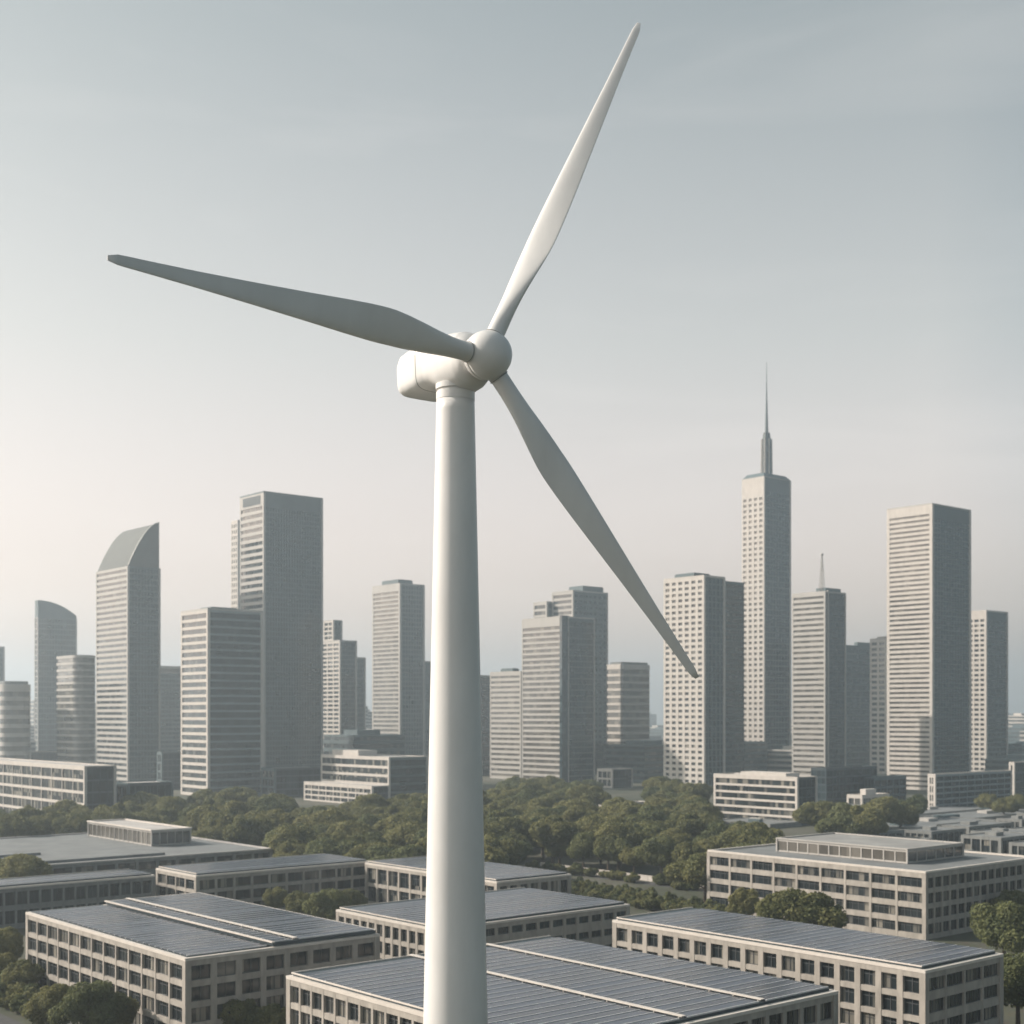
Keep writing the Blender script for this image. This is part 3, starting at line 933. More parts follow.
T12 = tower('lower banded tower just left of the banded tower with the glazed corner', 491, 521, 530, 671, 1048, ribbon(20, 2.1, glass='glass_warm', cw=1.4), curtain(20, 3), units=((0.1, 0.3, 0.7, 0.4, 3.2, 'clad_grey_shade'),))
T13 = tower('banded tower with a glazed corner and dark teal right side behind the park', 523, 562, 594, 616, 1000, ribbon(28, 1.7, glass='glass_warm', cw=1.2, top=6.0), ribbon(28, 0.9, dep=0.25, frame='clad_grey_shade', glass='glass_blue', top=2.5), fin=False, frame='clad')
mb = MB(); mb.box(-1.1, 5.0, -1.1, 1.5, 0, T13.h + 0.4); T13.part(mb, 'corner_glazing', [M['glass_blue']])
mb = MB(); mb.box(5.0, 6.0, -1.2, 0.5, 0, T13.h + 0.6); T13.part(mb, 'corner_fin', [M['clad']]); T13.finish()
T14 = tower('grey stepped tower standing behind the banded tower with the glazed corner', 553, 573, 607, 590, 1130, ribbon(32, 2.0), grid(32, 7, sp=2.2, pw=2.0, frame='clad_grey_shade', glass='glass_blue'), units=((0.35, 0.1, 0.6, 0.7, 5.5, 'clad_grey_shade'),), fin=False)
T14.block(-6, T14.d + 1.2, 14, 16, 0, T14.h - 9.0, ribbon(28, 2.0), ribbon(28, 1.0, frame='clad_grey_shade'), parapet=1.0)
T14.finish()

# chamfered short tower
p, w, d, h = tower_dims(608, 622, 655, 664, 1080)
c = 7.0
poly_tower('short chamfered tower standing alone left of the punched-window tower', [(1.5, 0), (w - c, 0), (w, c), (w, d), (0, d), (0, 1.5)], h, 15, 2.0, 1080, gl='glass_warm', frame='stone_pale', loc=p, top=4.0, roof_h=1.5).finish()

# punched-window tower behind the falling blade
T16 = tower('pale tower with rows of square punched windows behind the tip of the lowest blade', 665, 704, 724, 575, 880, grid(36, 6, sp=1.9, pw=2.3, frame='stone_pale', glass='glass', cw=1.8), curtain(36, 5, frame='clad_grey_shade', pw=1.2), fin=False, frame='stone_pale', units=((0.1, 0.3, 0.8, 0.5, 3.4, 'clad_grey_shade'),))
w2 = solve_len(T16.world((T16.w + 0.6, 5.0, 0)), AX, 742)
T16.block(T16.w + 1.2, 4.0, w2 - 0.6, T16.d - 6, 0, T16.h - 2.5, curtain(36, 5), curtain(36, 12, sp=1.4, frame='clad_grey_shade', pw=0.3), frame='clad_grey_shade', parapet=0.6)
footprint(T16.world((T16.w + 1.2, 4, 0)), w2, T16.d)
T16.finish()

# the spire tower
T17 = tower('tallest tower, carrying a stepped shaft and a needle spire', 743, 764, 790, 476, 1150, grid(50, 4, sp=2.4, pw=2.6, frame='stone_pale', glass='glass_warm', top=17.0), curtain(50, 9, frame='clad_grey_shade', sp=1.3, top=12.0), fin=False, frame='clad', parapet=0.6)
mb = MB()
a, b = T17.w, T17.d
e = 0.4
lo = [(-e, -e, T17.h), (a + e, -e, T17.h), (a + e, b + e, T17.h), (-e, b + e, T17.h)]
hi = [(2.5, 2.5, T17.h + 3.6), (a - 2.5, 2.5, T17.h + 3.6), (a - 2.5, b - 2.5, T17.h + 3.6), (2.5, b - 2.5, T17.h + 3.6)]
mb.loft([lo, hi]); T17.part(mb, 'sloped_crown', [M['clad_grey_shade']])
cx, cy = a * 0.5, b * 0.5
zc = T17.h + 3.6
sp_ = MB()
dpt = (T17.world((cx, cy, 0))).y
s_px = dpt / FPX
def oct_(r, z): return [(cx + r * math.cos(R(22.5 + 45 * i)), cy + r * math.sin(R(22.5 + 45 * i)), z) for i in range(8)]
zt1 = CAMZ + (HOR - 433) * s_px
sp_.loft([oct_(5.6 * s_px, zc), oct_(5.2 * s_px, zc + (zt1 - zc) * 0.85), oct_(4.2 * s_px, zc + (zt1 - zc) * 0.86), oct_(3.4 * s_px, zt1)])
sh = T17.part(sp_, 'spire_shaft', [M['glass_blue']])
rb_ = MB()
for i in range(8):
    for (r0, za, r1, zb_) in ((5.7, zc, 5.3, zc + (zt1 - zc) * 0.85),):
        q0, q1 = oct_(r0 * s_px, za)[i], oct_(r1 * s_px, zb_)[i]
        rb_.tube(q0, q1, 0.5, 0.45, 6)
rb_.build('spire_rib', [M['clad']], sh)
nd = MB()
zt2 = CAMZ + (HOR - 362) * s_px
nd.loft([oct_(1.9 * s_px, zt1 - 1), oct_(1.2 * s_px, zt1 + (zt2 - zt1) * 0.3), oct_(0.6 * s_px, zt1 + (zt2 - zt1) * 0.6), oct_(0.18 * s_px, zt2)])
T17.part(nd, 'needle', [M['clad_grey_shade']])
T17.finish()

# tower with the lattice antenna
T18 = tower('banded tower with a lattice antenna on its roof, right of the spire tower', 793, 825, 845, 591, 1000, ribbon(34, 2.2, glass='glass_warm', cw=1.4), curtain(34, 5, sp=1.2), fin=False)
mb = MB(); mb.box(2.5, 3.6, -1.0, 0.6, 0, T18.h + 0.6); T18.part(mb, 'corner_fin', [M['clad']])
mb = MB(); mb.box(T18.w * 0.2, T18.w * 0.95, T18.d * 0.1, T18.d * 0.4, T18.h, T18.h + 3.0); T18.part(mb, 'plant_room', [M['clad_grey_shade']])
an = MB(); zA = T18.h; hA = 27.0; ax, ay = T18.w * 0.25, T18.d * 0.25
def cor(i, z):
    r = 1.3 * (1 - z / hA) + 0.3
    return (ax + r * (1 if i in (0, 3) else -1), ay + r * (1 if i < 2 else -1), zA + z)
for i in range(4):
    an.tube(cor(i, 0), cor(i, hA), 0.22, 0.15, 5)
    for k in range(9):
        an.tube(cor(i, k * hA / 9), cor((i + 1) % 4, (k + 1) * hA / 9), 0.12, 0.12, 4)
        an.tube(cor(i, k * hA / 9), cor((i + 1) % 4, k * hA / 9), 0.12, 0.12, 4)
ant = T18.part(an, 'antenna', [M['clad']])
bl = MB(); bl.loft([[(ax + 1.1 * math.cos(t_) * math.cos(f_), ay + 1.1 * math.sin(t_) * math.cos(f_), zA + hA + 0.9 + 1.1 * math.sin(f_)) for t_ in [2 * math.pi * i / 12 for i in range(12)]] for f_ in [R(-80 + 20 * k) for k in range(9)]])
bl.build('antenna_ball', [M['clad']], ant, True)
T18.finish()

tower('teal banded tower behind and right of the antenna tower', 840, 846, 873, 645, 1200, ribbon(20), ribbon(20, 1.5, frame='clad_grey_shade', glass='glass_blue', dep=0.3), frame='clad_grey_shade', units=((0.45, 0.1, 0.55, 0.6, 4.0, 'clad_grey_shade'),))
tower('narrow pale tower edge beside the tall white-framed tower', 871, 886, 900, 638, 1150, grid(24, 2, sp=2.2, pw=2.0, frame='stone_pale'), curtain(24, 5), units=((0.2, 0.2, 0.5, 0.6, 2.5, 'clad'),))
tower('tall tower with white corner frame and close pale bands at the right', 888, 932, 970, 503, 900, ribbon(56, 1.75, top=6.0, cw=2.2, frame='stone_pale', glass='glass_warm'), curtain(56, 14, sp=0.9, top=9.0, cw=0.5, frame='clad_grey_shade'), frame='clad', parapet=1.0)
tower('white gridded tower behind the tall white-framed tower near the right edge', 968, 986, 1007, 610, 1080, grid(32, 3, sp=1.9, pw=1.5, frame='stone_pale', glass='glass', cw=2.0, top=6), ribbon(32, 1.5, frame='clad_grey_shade', dep=0.3, top=7.0), frame='stone_pale', units=())

# ------------------------------------------------------------------ low blocks at the foot of the towers
def low(label, L, F, Rr, top, base, Lst, Rst, frame='stone_pale', roof='roof_pale', units=(), parapet=0.5, core='glass_dark', d=None, w=None, group=None, name='podium_block', cat='low building'):
    D = CAMZ * FPX / (base - HOR)
    p = at_d(F, top, D)
    d = d or solve_len(p, AY, L); w = w or solve_len(p, AX, Rr)
    footprint(p, w, d)
    B = Bld(name, label, cat, p, group)
    B.w, B.d, B.h = w, d, p.z
    B.block(0, 0, w, d, 0, p.z - parapet, Lst, Rst, frame=frame, core=core, roof=roof, parapet=parapet)
    for (fx, fy, fw, fd, uh, mt) in units:
        mb = MB(); mb.box(w * fx, w * (fx + fw), d * fy, d * (fy + fd), p.z - parapet + 0.03, p.z + uh); B.part(mb, 'plant_room', [M[mt]])
    B.finish()
    return B
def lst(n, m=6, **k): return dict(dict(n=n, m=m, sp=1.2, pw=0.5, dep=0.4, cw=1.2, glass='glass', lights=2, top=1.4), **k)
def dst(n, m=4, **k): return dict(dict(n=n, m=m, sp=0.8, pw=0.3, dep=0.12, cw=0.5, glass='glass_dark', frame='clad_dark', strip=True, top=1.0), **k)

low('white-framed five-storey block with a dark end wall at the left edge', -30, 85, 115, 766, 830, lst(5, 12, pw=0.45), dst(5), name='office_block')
low('small dark block with a pale roof beside the white-framed left block', 112, 128, 172, 783, 826, lst(2, 3), dst(3, 6), frame='clad_grey_shade')
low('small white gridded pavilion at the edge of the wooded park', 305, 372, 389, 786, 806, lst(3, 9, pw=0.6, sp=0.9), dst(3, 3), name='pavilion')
low('larger pale banded block standing behind the white gridded pavilion', 322, 389, 427, 757, 803, lst(5, 1, pw=0, sp=1.5), lst(5, 1, pw=0, sp=1.5, frame='clad_grey_shade', glass='glass_dark'), units=((0.1, 0.5, 0.5, 0.4, 3.0, 'stone_pale'),), name='office_block')
low('dark glass podium at the foot of the tallest left tower', 262, 275, 321, 768, 797, lst(3, 2), dst(4, 6), frame='clad_grey_shade')
low('blue-grey far block behind the larger pale banded block, left of the turbine', 357, 372, 432, 729, 758, lst(4, 4, pw=0), lst(4, 1, pw=0, frame='clad_grey_shade', glass='glass_blue'), frame='clad')
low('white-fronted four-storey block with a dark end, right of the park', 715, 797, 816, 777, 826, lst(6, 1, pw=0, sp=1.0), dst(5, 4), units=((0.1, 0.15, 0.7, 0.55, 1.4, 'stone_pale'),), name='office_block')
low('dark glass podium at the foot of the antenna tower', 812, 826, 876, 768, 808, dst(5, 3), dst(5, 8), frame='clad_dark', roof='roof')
low('dark low block in front of the narrow pale tower', 865, 874, 905, 777, 806, dst(3, 3), lst(3, 5, frame='clad_grey_shade', glass='glass_dark'), frame='clad_grey_shade', roof='roof')
low('banded podium running right from the tall white-framed tower', 929, 935, 1011, 774, 812, lst(4, 2), lst(6, 10, pw=0.3, sp=0.8, frame='band_shaded', glass='glass_dark', top=1.0), frame='stone_pale')
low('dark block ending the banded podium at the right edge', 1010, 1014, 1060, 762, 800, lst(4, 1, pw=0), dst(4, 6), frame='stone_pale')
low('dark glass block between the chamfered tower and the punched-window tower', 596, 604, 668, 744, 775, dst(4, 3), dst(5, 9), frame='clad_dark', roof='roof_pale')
low('dark glass block left of the lower banded tower, beside the turbine tower', 440, 455, 492, 735, 776, dst(4, 3), lst(4, 1, pw=0, frame='clad_grey_shade', glass='glass_blue'), frame='clad_grey_shade')
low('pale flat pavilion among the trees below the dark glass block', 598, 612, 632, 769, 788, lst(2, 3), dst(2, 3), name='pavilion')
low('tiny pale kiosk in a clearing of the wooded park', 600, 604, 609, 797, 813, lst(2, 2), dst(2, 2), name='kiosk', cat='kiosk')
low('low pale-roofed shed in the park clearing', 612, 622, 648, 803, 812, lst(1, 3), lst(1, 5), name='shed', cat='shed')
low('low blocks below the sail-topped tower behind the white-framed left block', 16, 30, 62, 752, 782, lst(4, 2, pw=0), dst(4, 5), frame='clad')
low('dark low block between the sail-topped tower and the banded tower', 158, 162, 186, 752, 790, lst(4, 2), dst(6, 4), frame='clad_grey_shade')
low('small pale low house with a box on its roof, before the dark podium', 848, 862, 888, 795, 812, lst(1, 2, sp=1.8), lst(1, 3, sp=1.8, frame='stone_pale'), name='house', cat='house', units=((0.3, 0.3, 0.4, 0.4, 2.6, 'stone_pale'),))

# flat sheds and parking roofs, right middle distance
for i, (L, F, Rr, top, base, lb) in enumerate((
        (835, 905, 1000, 829, 838, 'long flat shed roof nearest behind the penthouse block'),
        (880, 930, 1060, 822, 829, 'long flat shed second from the penthouse block'),
        (850, 905, 990, 815, 821, 'middle one of the flat sheds before the banded podium'),
        (935, 985, 1075, 812, 817, 'flat shed near the right edge before the banded podium'),
        (715, 770, 800, 824, 829, 'flat pale shed at the foot of the white-fronted block'))):
    low(lb, L, F, Rr, top, base, lst(1, 8, sp=0.9, top=0.8), lst(1, 10, sp=0.9, top=0.8, frame='stone_grey', glass='glass_dark'), frame='stone_grey', roof='roof', name='flat_shed', cat='shed', parapet=0.3,
        units=((0.2, 0.3, 0.12, 0.2, 1.2, 'clad_grey_shade'), (0.6, 0.5, 0.1, 0.2, 1.0, 'clad')))

rs = random.Random(11)
cnt_ = 0
for t_ in range(400):
    d_ = rs.uniform(415, 700); px_ = rs.uniform(840, 1070)
    p_ = Vector(((px_ - 512) / FPX * d_, d_, 0))
    w_, q_ = rs.uniform(16, 34), rs.uniform(10, 18)
    if any(blocked(*(p_ + AX * w_ * a_ + AY * q_ * b_).xy, 3.0) for a_ in (0, .33, .66, 1) for b_ in (0, .5, 1)): continue
    h_ = rs.uniform(3.5, 6.5)
    footprint(p_, w_, q_, pad=1)
    B = Bld('flat_shed', 'low flat-roofed shed in the cluster between the penthouse block and the banded podium', 'shed', p_, 'low flat-roofed sheds at the right')
    B.block(0, 0, w_, q_, 0, h_, lst(1, 4, sp=0.9, top=0.8), lst(1, 6, sp=0.9, top=0.8, frame='stone_grey', glass='glass_dark'), frame='stone_grey', roof='roof', parapet=0.35)
    mb = MB(); mb.box(w_ * 0.3, w_ * 0.5, q_ * 0.4, q_ * 0.7, h_ + 0.03, h_ + 1.3); B.part(mb, 'plant_room', [M['stone_grey']])
    B.finish()
    cnt_ += 1
    if cnt_ >= 22: break
print('sheds', cnt_)

# ------------------------------------------------------------------ hazy far city
rng = random.Random(21)
protos = []
def far_block(w, d, h, seed):
    mb = MB(); mb.box(-w / 2, w / 2, -d / 2, d / 2, 0, h)
    n = max(3, int(h / 4.5)); sh_ = h / n
    for i in range(n):
        mb.box(-w / 2 - 0.4, w / 2 + 0.4, -d / 2 - 0.4, d / 2 + 0.4, i * sh_, i * sh_ + sh_ * 0.45, 1)
    mb.box(-w / 2 - 0.45, w / 2 + 0.45, -d / 2 - 0.45, d / 2 + 0.45, h - 0.6, h + 0.8, 1)
    mb.box(-w * 0.25, w * 0.2, -d * 0.2, d * 0.25, h + 0.8, h + 4.0, 1)
    return mb
for k in range(7):
    w_, d_, h_ = [(40, 30, 24), (60, 34, 18), (28, 28, 42), (80, 40, 14), (34, 26, 58), (46, 40, 30), (24, 22, 36)][k]
    protos.append((far_block(w_, d_, h_, k).mesh('distant_block', [M['glass_tower'], M[['clad', 'clad_grey_shade', 'stone_pale', 'stone_grey'][k % 4]]]), max(w_, d_)))
cnt = 0
tries = 0
while cnt < 290 and tries < 9000:
    tries += 1
    d = 1000 + 3300 * rng.random() ** 2.0
    px = rng.uniform(-60, 1084)
    k = rng.randrange(7)
    if d < 1700 and k in (2, 4, 6): continue
    x = (px - 512) / FPX * d
    me, sz = protos[k]
    if blocked(x, d, sz * 0.8): continue
    o = bpy.data.objects.new('distant_block', me); COL.objects.link(o)
    o.location = (x, d, 0); o.rotation_euler = (0, 0, GA)
    zs_ = rng.uniform(0.8, 1.25)
    o.scale = (1, 1, zs_)
    band = 'left of the turbine' if px < 455 else ('between the turbine and the spire tower' if px < 766 else 'right of the spire tower')
    tag(o, 'hazy low block along the far skyline ' + band, 'distant building', 'far skyline blocks ' + band)
    RECTS.append((x - sz / 2, d - sz / 2, sz, sz, 0.0, 0.0))
    cnt += 1

# ------------------------------------------------------------------ trees
def crown_mesh(name, seed, rx, rz, zc, nleaf, leaf, mat, lobes=13):
    rg = np.random.default_rng(seed)
    cen, rad = [], []
    for i in range(lobes):
        while True:
            u = rg.normal(size=3); u /= np.linalg.norm(u)
            if u[2] > -0.45: break
        q = rg.uniform(0.45, 0.86)
        cen.append(u * q * np.array([rx, rx, rz])); rad.append(rg.uniform(0.20, 0.42) * rx)
    cen.append(np.zeros(3)); rad.append(0.62 * rx)
    cen = np.array(cen); rad = np.array(rad)
    zs = np.array([1, 1, rz / rx * 1.05])
    P, Nn = [], []
    wts = rad ** 2 / (rad ** 2).sum()
    need = nleaf
    while need > 0:
        k = rg.choice(len(rad), size=need * 2, p=wts)
        u = rg.normal(size=(need * 2, 3)); u /= np.linalg.norm(u, axis=1)[:, None]
        rr = rad[k] * rg.uniform(0.70, 1.18, size=need * 2)
        pt = cen[k] + u * rr[:, None] * zs
        ok = np.ones(len(pt), bool)
        for c_, r_ in zip(cen, rad):
            ok &= ((((pt - c_) / zs) ** 2).sum(1) > (0.72 * r_) ** 2)
        ok &= pt[:, 2] > -0.62 * rz
        pt, u = pt[ok][:need], u[ok][:need]
        P.append(pt); Nn.append(u); need -= len(pt)
    P = np.concatenate(P); U = np.concatenate(Nn)
    n = len(P)
    nrm = U + rg.normal(size=(n, 3)) * 0.7; nrm[:, 2] += 0.25
    nrm /= np.linalg.norm(nrm, axis=1)[:, None]
    t = np.cross(nrm, rg.normal(size=(n, 3))); t /= np.linalg.norm(t, axis=1)[:, None]
    b = np.cross(nrm, t)
    s = leaf * rg.uniform(0.55, 1.25, size=(n, 1))
    P = P + np.array([0, 0, zc])
    V = np.empty((n, 5, 3))
    V[:, 0] = P - t * s; V[:, 1] = P - b * s * 0.62 + nrm * s * 0.12 + t * s * 0.15
    V[:, 2] = P + t * s * 0.95 - nrm * s * 0.25; V[:, 3] = P + b * s * 0.66 + nrm * s * 0.08
    V[:, 4] = P + nrm * s * 0.22
    V = V.reshape(-1, 3)
    base = np.arange(n)[:, None] * 5
    F = np.concatenate([base + np.array([0, 1, 4]), base + np.array([1, 2, 4]), base + np.array([2, 3, 4]), base + np.array([3, 0, 4])], 1).reshape(-1, 3)
    me = bpy.data.meshes.new(name)
    me.vertices.add(len(V)); me.vertices.foreach_set('co', V.ravel())
    me.loops.add(F.size); me.loops.foreach_set('vertex_index', F.ravel().astype(np.int32))
    me.polygons.add(len(F)); me.polygons.foreach_set('loop_start', np.arange(0, F.size, 3, dtype=np.int32))
    me.polygons.foreach_set('loop_total', np.full(len(F), 3, dtype=np.int32))
    me.materials.append(mat)
    me.update(); me.validate()
    return me

def trunk_mesh(seed, h, r, spread):
    rg = random.Random(seed)
    mb = MB()
    mb.tube((0, 0, 0), (0, 0, h * 0.45), r * 1.25, r * 0.85, 10)
    mb.tube((0, 0, h * 0.43), (rg.uniform(-.4, .4), rg.uniform(-.4, .4), h * 0.85), r * 0.82, r * 0.3, 8)
    for k in range(6):
        a = k * 1.05 + rg.uniform(-.3, .3)
        z0 = h * rg.uniform(0.32, 0.5)
        q = (math.cos(a) * spread * 0.4, math.sin(a) * spread * 0.4, z0 + h * 0.2)
        mb.tube((0, 0, z0), q, r * 0.5, r * 0.3, 6)
        mb.tube(q, (math.cos(a + .3) * spread * 0.75, math.sin(a + .3) * spread * 0.75, h * rg.uniform(0.65, 0.85)), r * 0.3, r * 0.1, 6)
    return mb.mesh('trunk', [M['bark']])

PARK = []
for k, (rx, rz, zc) in enumerate(((7.6, 5.0, 7.6), (8.6, 5.4, 8.0), (7.0, 5.6, 8.4), (8.2, 4.7, 7.0), (6.6, 5.2, 8.2), (9.0, 5.2, 7.6))):
    PARK.append((crown_mesh('crown', 100 + k, rx, rz, zc, 9000, 0.47, M['leaf' if k % 3 else 'leaf_dark'], 20 + k), trunk_mesh(k, zc + 2, 0.45, rx)))
NEAR = []
for k, (rx, rz, zc) in enumerate(((4.6, 3.6, 5.2), (5.4, 4.2, 5.8), (4.0, 3.8, 5.4))):
    NEAR.append((crown_mesh('crown', 200 + k, rx, rz, zc, 9000, 0.29, M['leaf' if k != 1 else 'leaf_dark'], 26), trunk_mesh(20 + k, zc + 2, 0.28, rx)))
SHRUB = [crown_mesh('foliage', 300 + k, 1.9, 1.5, 1.15, 1800, 0.22, M['leaf_dark' if k else 'leaf'], 8) for k in range(2)]

def tree(x, y, kind, sc, rz, label, group=None, name='broadleaf_tree'):
    cm, tm = kind
    r = empty(name, (x, y, 0), rz, label, 'tree', group)
    r.scale = (sc, sc, sc)
    for nm, me in (('crown', cm), ('trunk', tm)):
        o = bpy.data.objects.new(nm, me); COL.objects.link(o); o.parent = r
    return r

# the wooded park
rng = random.Random(5)
pts = []
def in_park(px, d):
    # screen column against distance: where the wood stands
    if px < 120: lo, hi = 440, 575
    elif px < 285: lo, hi = 455, 655
    elif px < 370: lo, hi = 405, 600
    elif px < 400: lo, hi = 375, 600
    elif px < 500: lo, hi = 375, 700
    elif px < 600: lo, hi = 448, 800
    elif px < 700: lo, hi = 430, 760
    elif px < 790: lo, hi = 345, 560
    else: return False
    return lo < d < hi
tries = 0
while tries < 30000 and len(pts) < 285:
    tries += 1
    d = math.sqrt(rng.uniform(345 ** 2, 800 ** 2)); px = rng.uniform(-20, 800)
    if not in_park(px, d): continue
    x = (px - 512) / FPX * d
    if 470 < px < 600 and False: continue
    if 588 < px < 655 and 575 < d < 800: continue
    if 715 < px < 800 and d > 470: continue
    if blocked(x, d, 6.0): continue
    sp_min = 12.0 if d < 520 else 13.5
    if any((x - a_) ** 2 + (d - b_) ** 2 < sp_min ** 2 for a_, b_ in pts): continue
    pts.append((x, d))
for x, d in pts:
    px = 512 + FPX * x / d
    zone = ('the far edge' if d > 600 else ('the middle' if d > 460 else 'the near edge')) + ' of the park ' + ('left of the turbine' if px < 455 else 'right of the turbine')
    tree(x, d, PARK[rng.randrange(6)], rng.uniform(0.72, 1.22), rng.uniform(0, 6.3), 'olive-green tree at ' + zone, 'trees at ' + zone)
print('park trees', len(pts))

def near_tree(px, py_base, k, sc, label, group=None, rz=None):
    """py_base: image row of the crown's centre, about 5.5 m up"""
    zc = (5.2, 5.8, 5.4)[k] * sc
    p_ = at(px, py_base, zc)
    return tree(p_.x, p_.y, *((NEAR[k], sc) if sc < 1.5 else (PARK[k], sc * 0.62)), rng.uniform(0, 6.3) if rz is None else rz, label, group)

near_tree(88, 1008, 1, 0.95, 'bushy tree in front of the stepped-roof block at the lower left')
near_tree(52, 1002, 0, 0.8, 'smaller tree left of the bushy tree before the stepped-roof block')
near_tree(22, 975, 0, 0.75, 'low tree behind the pale street wall at the lower left corner')
near_tree(4, 968, 2, 0.7, 'tree on the left edge behind the pale street wall')
near_tree(118, 1012, 2, 0.75, 'slim tree right of the bushy tree before the stepped-roof block')
near_tree(242, 1016, 0, 0.8, 'small tree before the shaded side of the stepped-roof block')
near_tree(275, 1022, 2, 0.7, 'darker small tree beside the corner of the nearest solar-roofed building')
near_tree(28, 868, 1, 1.6, 'large dark tree before the flat grey-roofed hall')
near_tree(2, 872, 0, 1.3, 'dark tree on the left edge before the flat grey-roofed hall')
near_tree(4, 948, 2, 1.0, 'dark tree on the left edge below the long low wing')
near_tree(797, 910, 1, 1.65, 'broad bright tree in front of the four-storey block')
near_tree(745, 905, 2, 1.0, 'tree at the left end of the four-storey block')
near_tree(1004, 930, 1, 1.3, 'tree before the shaded side of the four-storey block at the right edge')
near_tree(1018, 985, 1, 1.2, 'tall tree right of the single solar roof at the lower right corner')
near_tree(1014, 905, 0, 1.1, 'dark tree against the right edge below the four-storey block')
near_tree(330, 908, 1, 1.0, 'tree between the stepped-roof block and the narrow sandstone block')
near_tree(300, 904, 0, 0.9, 'dark tree before the grey-fronted solar roofed block')
near_tree(276, 900, 2, 0.8, 'small tree at the foot of the grey-fronted solar roofed block')
near_tree(352, 899, 0, 0.8, 'small tree by the corner of the small two-storey block')
for i, (px, py, k, sc) in enumerate(((822, 812, 1, 1.9), (850, 818, 0, 2.0), (880, 808, 1, 2.0), (912, 806, 0, 1.7), (868, 822, 2, 1.9), (838, 826, 0, 1.7), (900, 815, 2, 1.6))):
    near_tree(px, py, k, sc, 'big green tree in the clump before the dark podium, right of the white-fronted block', 'clump of trees before the dark podium')
for i, (px, py) in enumerate(((1004, 806), (1018, 803), (990, 802))):
    near_tree(px, py, 0, 1.3, 'one of the small trees before the banded podium at the right edge', 'trees before the banded podium')
hg = 'shrubs of the hedge behind the narrow sandstone block'
for i in range(46):
    q_ = at(574 + (i % 23) * 7.2 + rng.uniform(-2, 2), 886 + (i % 23) * 1.15 + (i // 23) * 7 + rng.uniform(-1, 1), 1.0)
    if blocked(q_.x, q_.y, 1.5): continue
    o = bpy.data.objects.new('shrub', SHRUB[i % 2]); COL.objects.link(o)
    o.location = (q_.x, q_.y, 0); o.rotation_euler = (0, 0, rng.uniform(0, 6)); s_ = rng.uniform(0.9, 1.5); o.scale = (s_, s_, s_)
    tag(o, 'shrub in the dark green hedge strip behind the narrow sandstone block', 'shrub', hg)

hg2 = 'shrubs at the foot of the pale roadside wall'
q0 = at(630, 881, 0)
for i in range(34):
    q_ = q0 + AY * rng.uniform(-52, 44) + AX * rng.uniform(-4.5, 3.2)
    o = bpy.data.objects.new('shrub', SHRUB[i % 2]); COL.objects.link(o)
    o.location = (q_.x, q_.y, 0); o.rotation_euler = (0, 0, rng.uniform(0, 6)); s_ = rng.uniform(0.7, 1.3); o.scale = (s_, s_, s_)
    tag(o, 'loose green shrub at the foot of the pale roadside wall', 'shrub', hg2)

hg3 = 'shrubs along the street wall at the lower left'
q0 = at(20, 1006.5, 0)
for i in range(40):
    q_ = q0 + AY * (-16 + i * 1.3) + AX * (rng.uniform(0.9, 3.4) if i % 3 else rng.uniform(-2.2, -1.2))
    if blocked(q_.x, q_.y, 1.0): continue
    o = bpy.data.objects.new('shrub', SHRUB[i % 2]); COL.objects.link(o)
    o.location = (q_.x, q_.y, 0); o.rotation_euler = (0, 0, rng.uniform(0, 6)); s_ = rng.uniform(0.7, 1.5); o.scale = (s_, s_, s_)
    tag(o, 'green shrub along the pale street wall at the lower left corner', 'shrub', hg3)

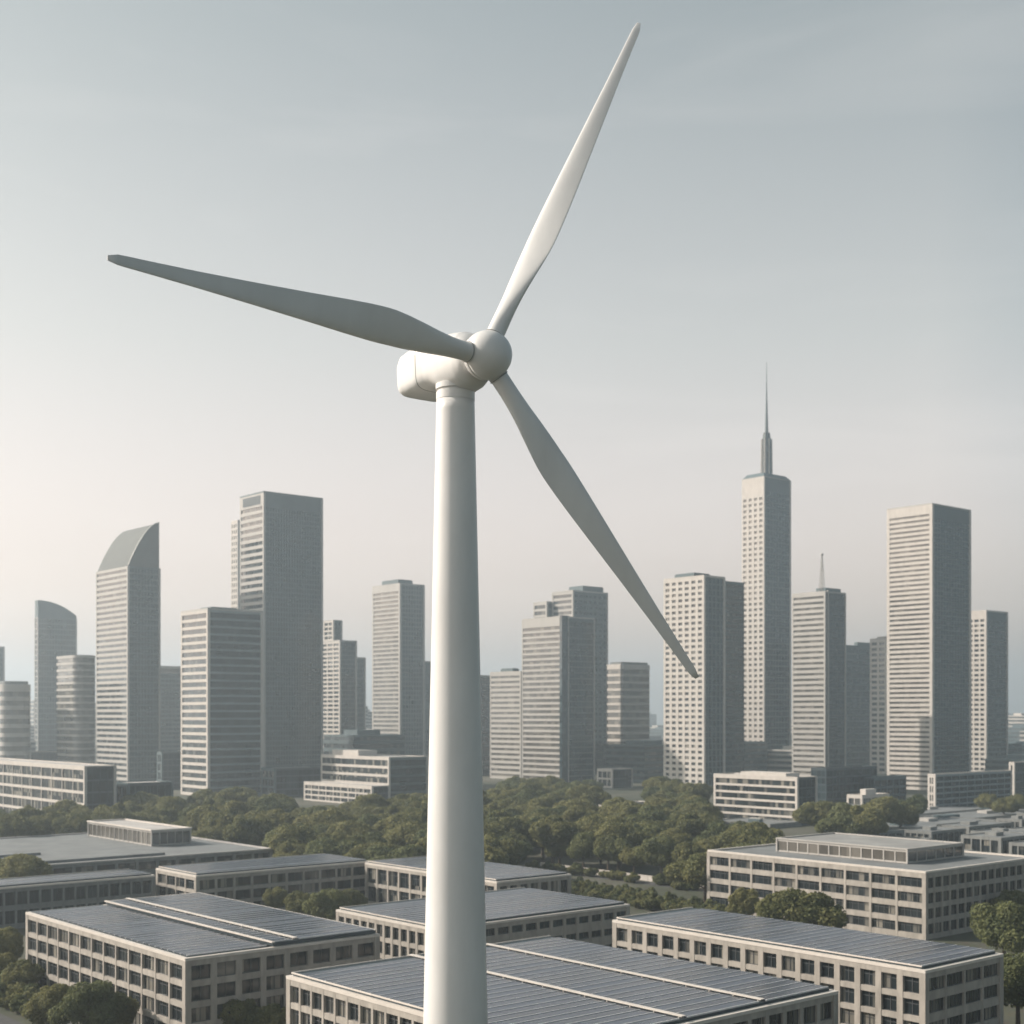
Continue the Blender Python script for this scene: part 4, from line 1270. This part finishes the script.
# ------------------------------------------------------------------ streets and walls
a, b = at(520, 862, 0), at(760, 893, 0)
dr = -AY
m_ = at(630, 881, 0)
strip('street', m_ - dr * 90, m_ + dr * 75, 5.0, 0.012, M['asphalt'])
strip('street', at(20, 1010, 0) + AY * 60 - AX * 7, at(20, 1010, 0) - AY * 40 - AX * 7, 7.0, 0.012, M['asphalt'])
strip('pavement', at(960, 812, 0) + AX * 120, at(960, 812, 0) - AX * 120, 40.0, 0.010, M['paving'])
def low_wall(p, q, h, label, mat='stone_pale', group=None):
    L_ = (q - p).length
    o = empty('street_wall', (p.x, p.y, 0), math.atan2((q - p).y, (q - p).x), label, 'wall', group)
    mb = MB(); mb.box(0, L_, -0.15, 0.15, -0.1, h); mb.build('wall_panel', [M[mat]], o)
    c_ = MB(); c_.box(-0.05, L_ + 0.05, -0.22, 0.22, h + 0.003, h + 0.14); c_.build('coping', [M['trim']], o)
    for k in range(int(L_ / 4) + 1):
        pb = MB(); pb.box(k * 4, k * 4 + 0.4, -0.21, 0.21, -0.1, h - 0.01); pb.build('pier', [M[mat]], o)
    return o
off = AX * 4.2
low_wall(m_ - dr * 45 + off, m_ + dr * 10 + off, 1.5, 'long pale wall along the street at the near edge of the park')
low_wall(m_ + dr * 16 + off, m_ + dr * 55 + off, 1.7, 'pale roadside wall segment nearest the four-storey block')
w0 = at(-10, 992, 0)
low_wall(w0 + AY * 20, at(56, 1024, 0) - AY * 10, 1.9, 'pale wall beside the street at the lower left corner')
low_wall(at(1000, 968, 0) , at(1000, 968, 0) + AX * 26, 1.6, 'pale wall under the trees at the lower right edge')

# trees lining the far side of the street wall
for i in range(9):
    q_ = m_ - dr * (44 - i * 11.5) + AX * 11.5
    tree(q_.x, q_.y, NEAR[i % 3], rng.uniform(1.0, 1.35), rng.uniform(0, 6), 'street tree just behind the pale roadside wall right of the turbine', 'street trees along the roadside wall')

# ------------------------------------------------------------------ air
hz = MB(); hz.box(-7000, 7000, -3200, 9200, -1.5, 352.0)
hm = bpy.data.materials.new('haze_air'); hm.use_nodes = True
hn = hm.node_tree.nodes
hn.remove(hn['Principled BSDF'])
pv = hn.new('ShaderNodeVolumePrincipled')
pv.inputs['Color'].default_value = (0.76, 0.88, 0.98, 1)
pv.inputs['Density'].default_value = 0.00027
pv.inputs['Anisotropy'].default_value = 0.5
hm.node_tree.links.new(pv.outputs['Volume'], hn['Material Output'].inputs['Volume'])
ho = hz.build('haze', [hm]); ho['kind'] = 'stuff'
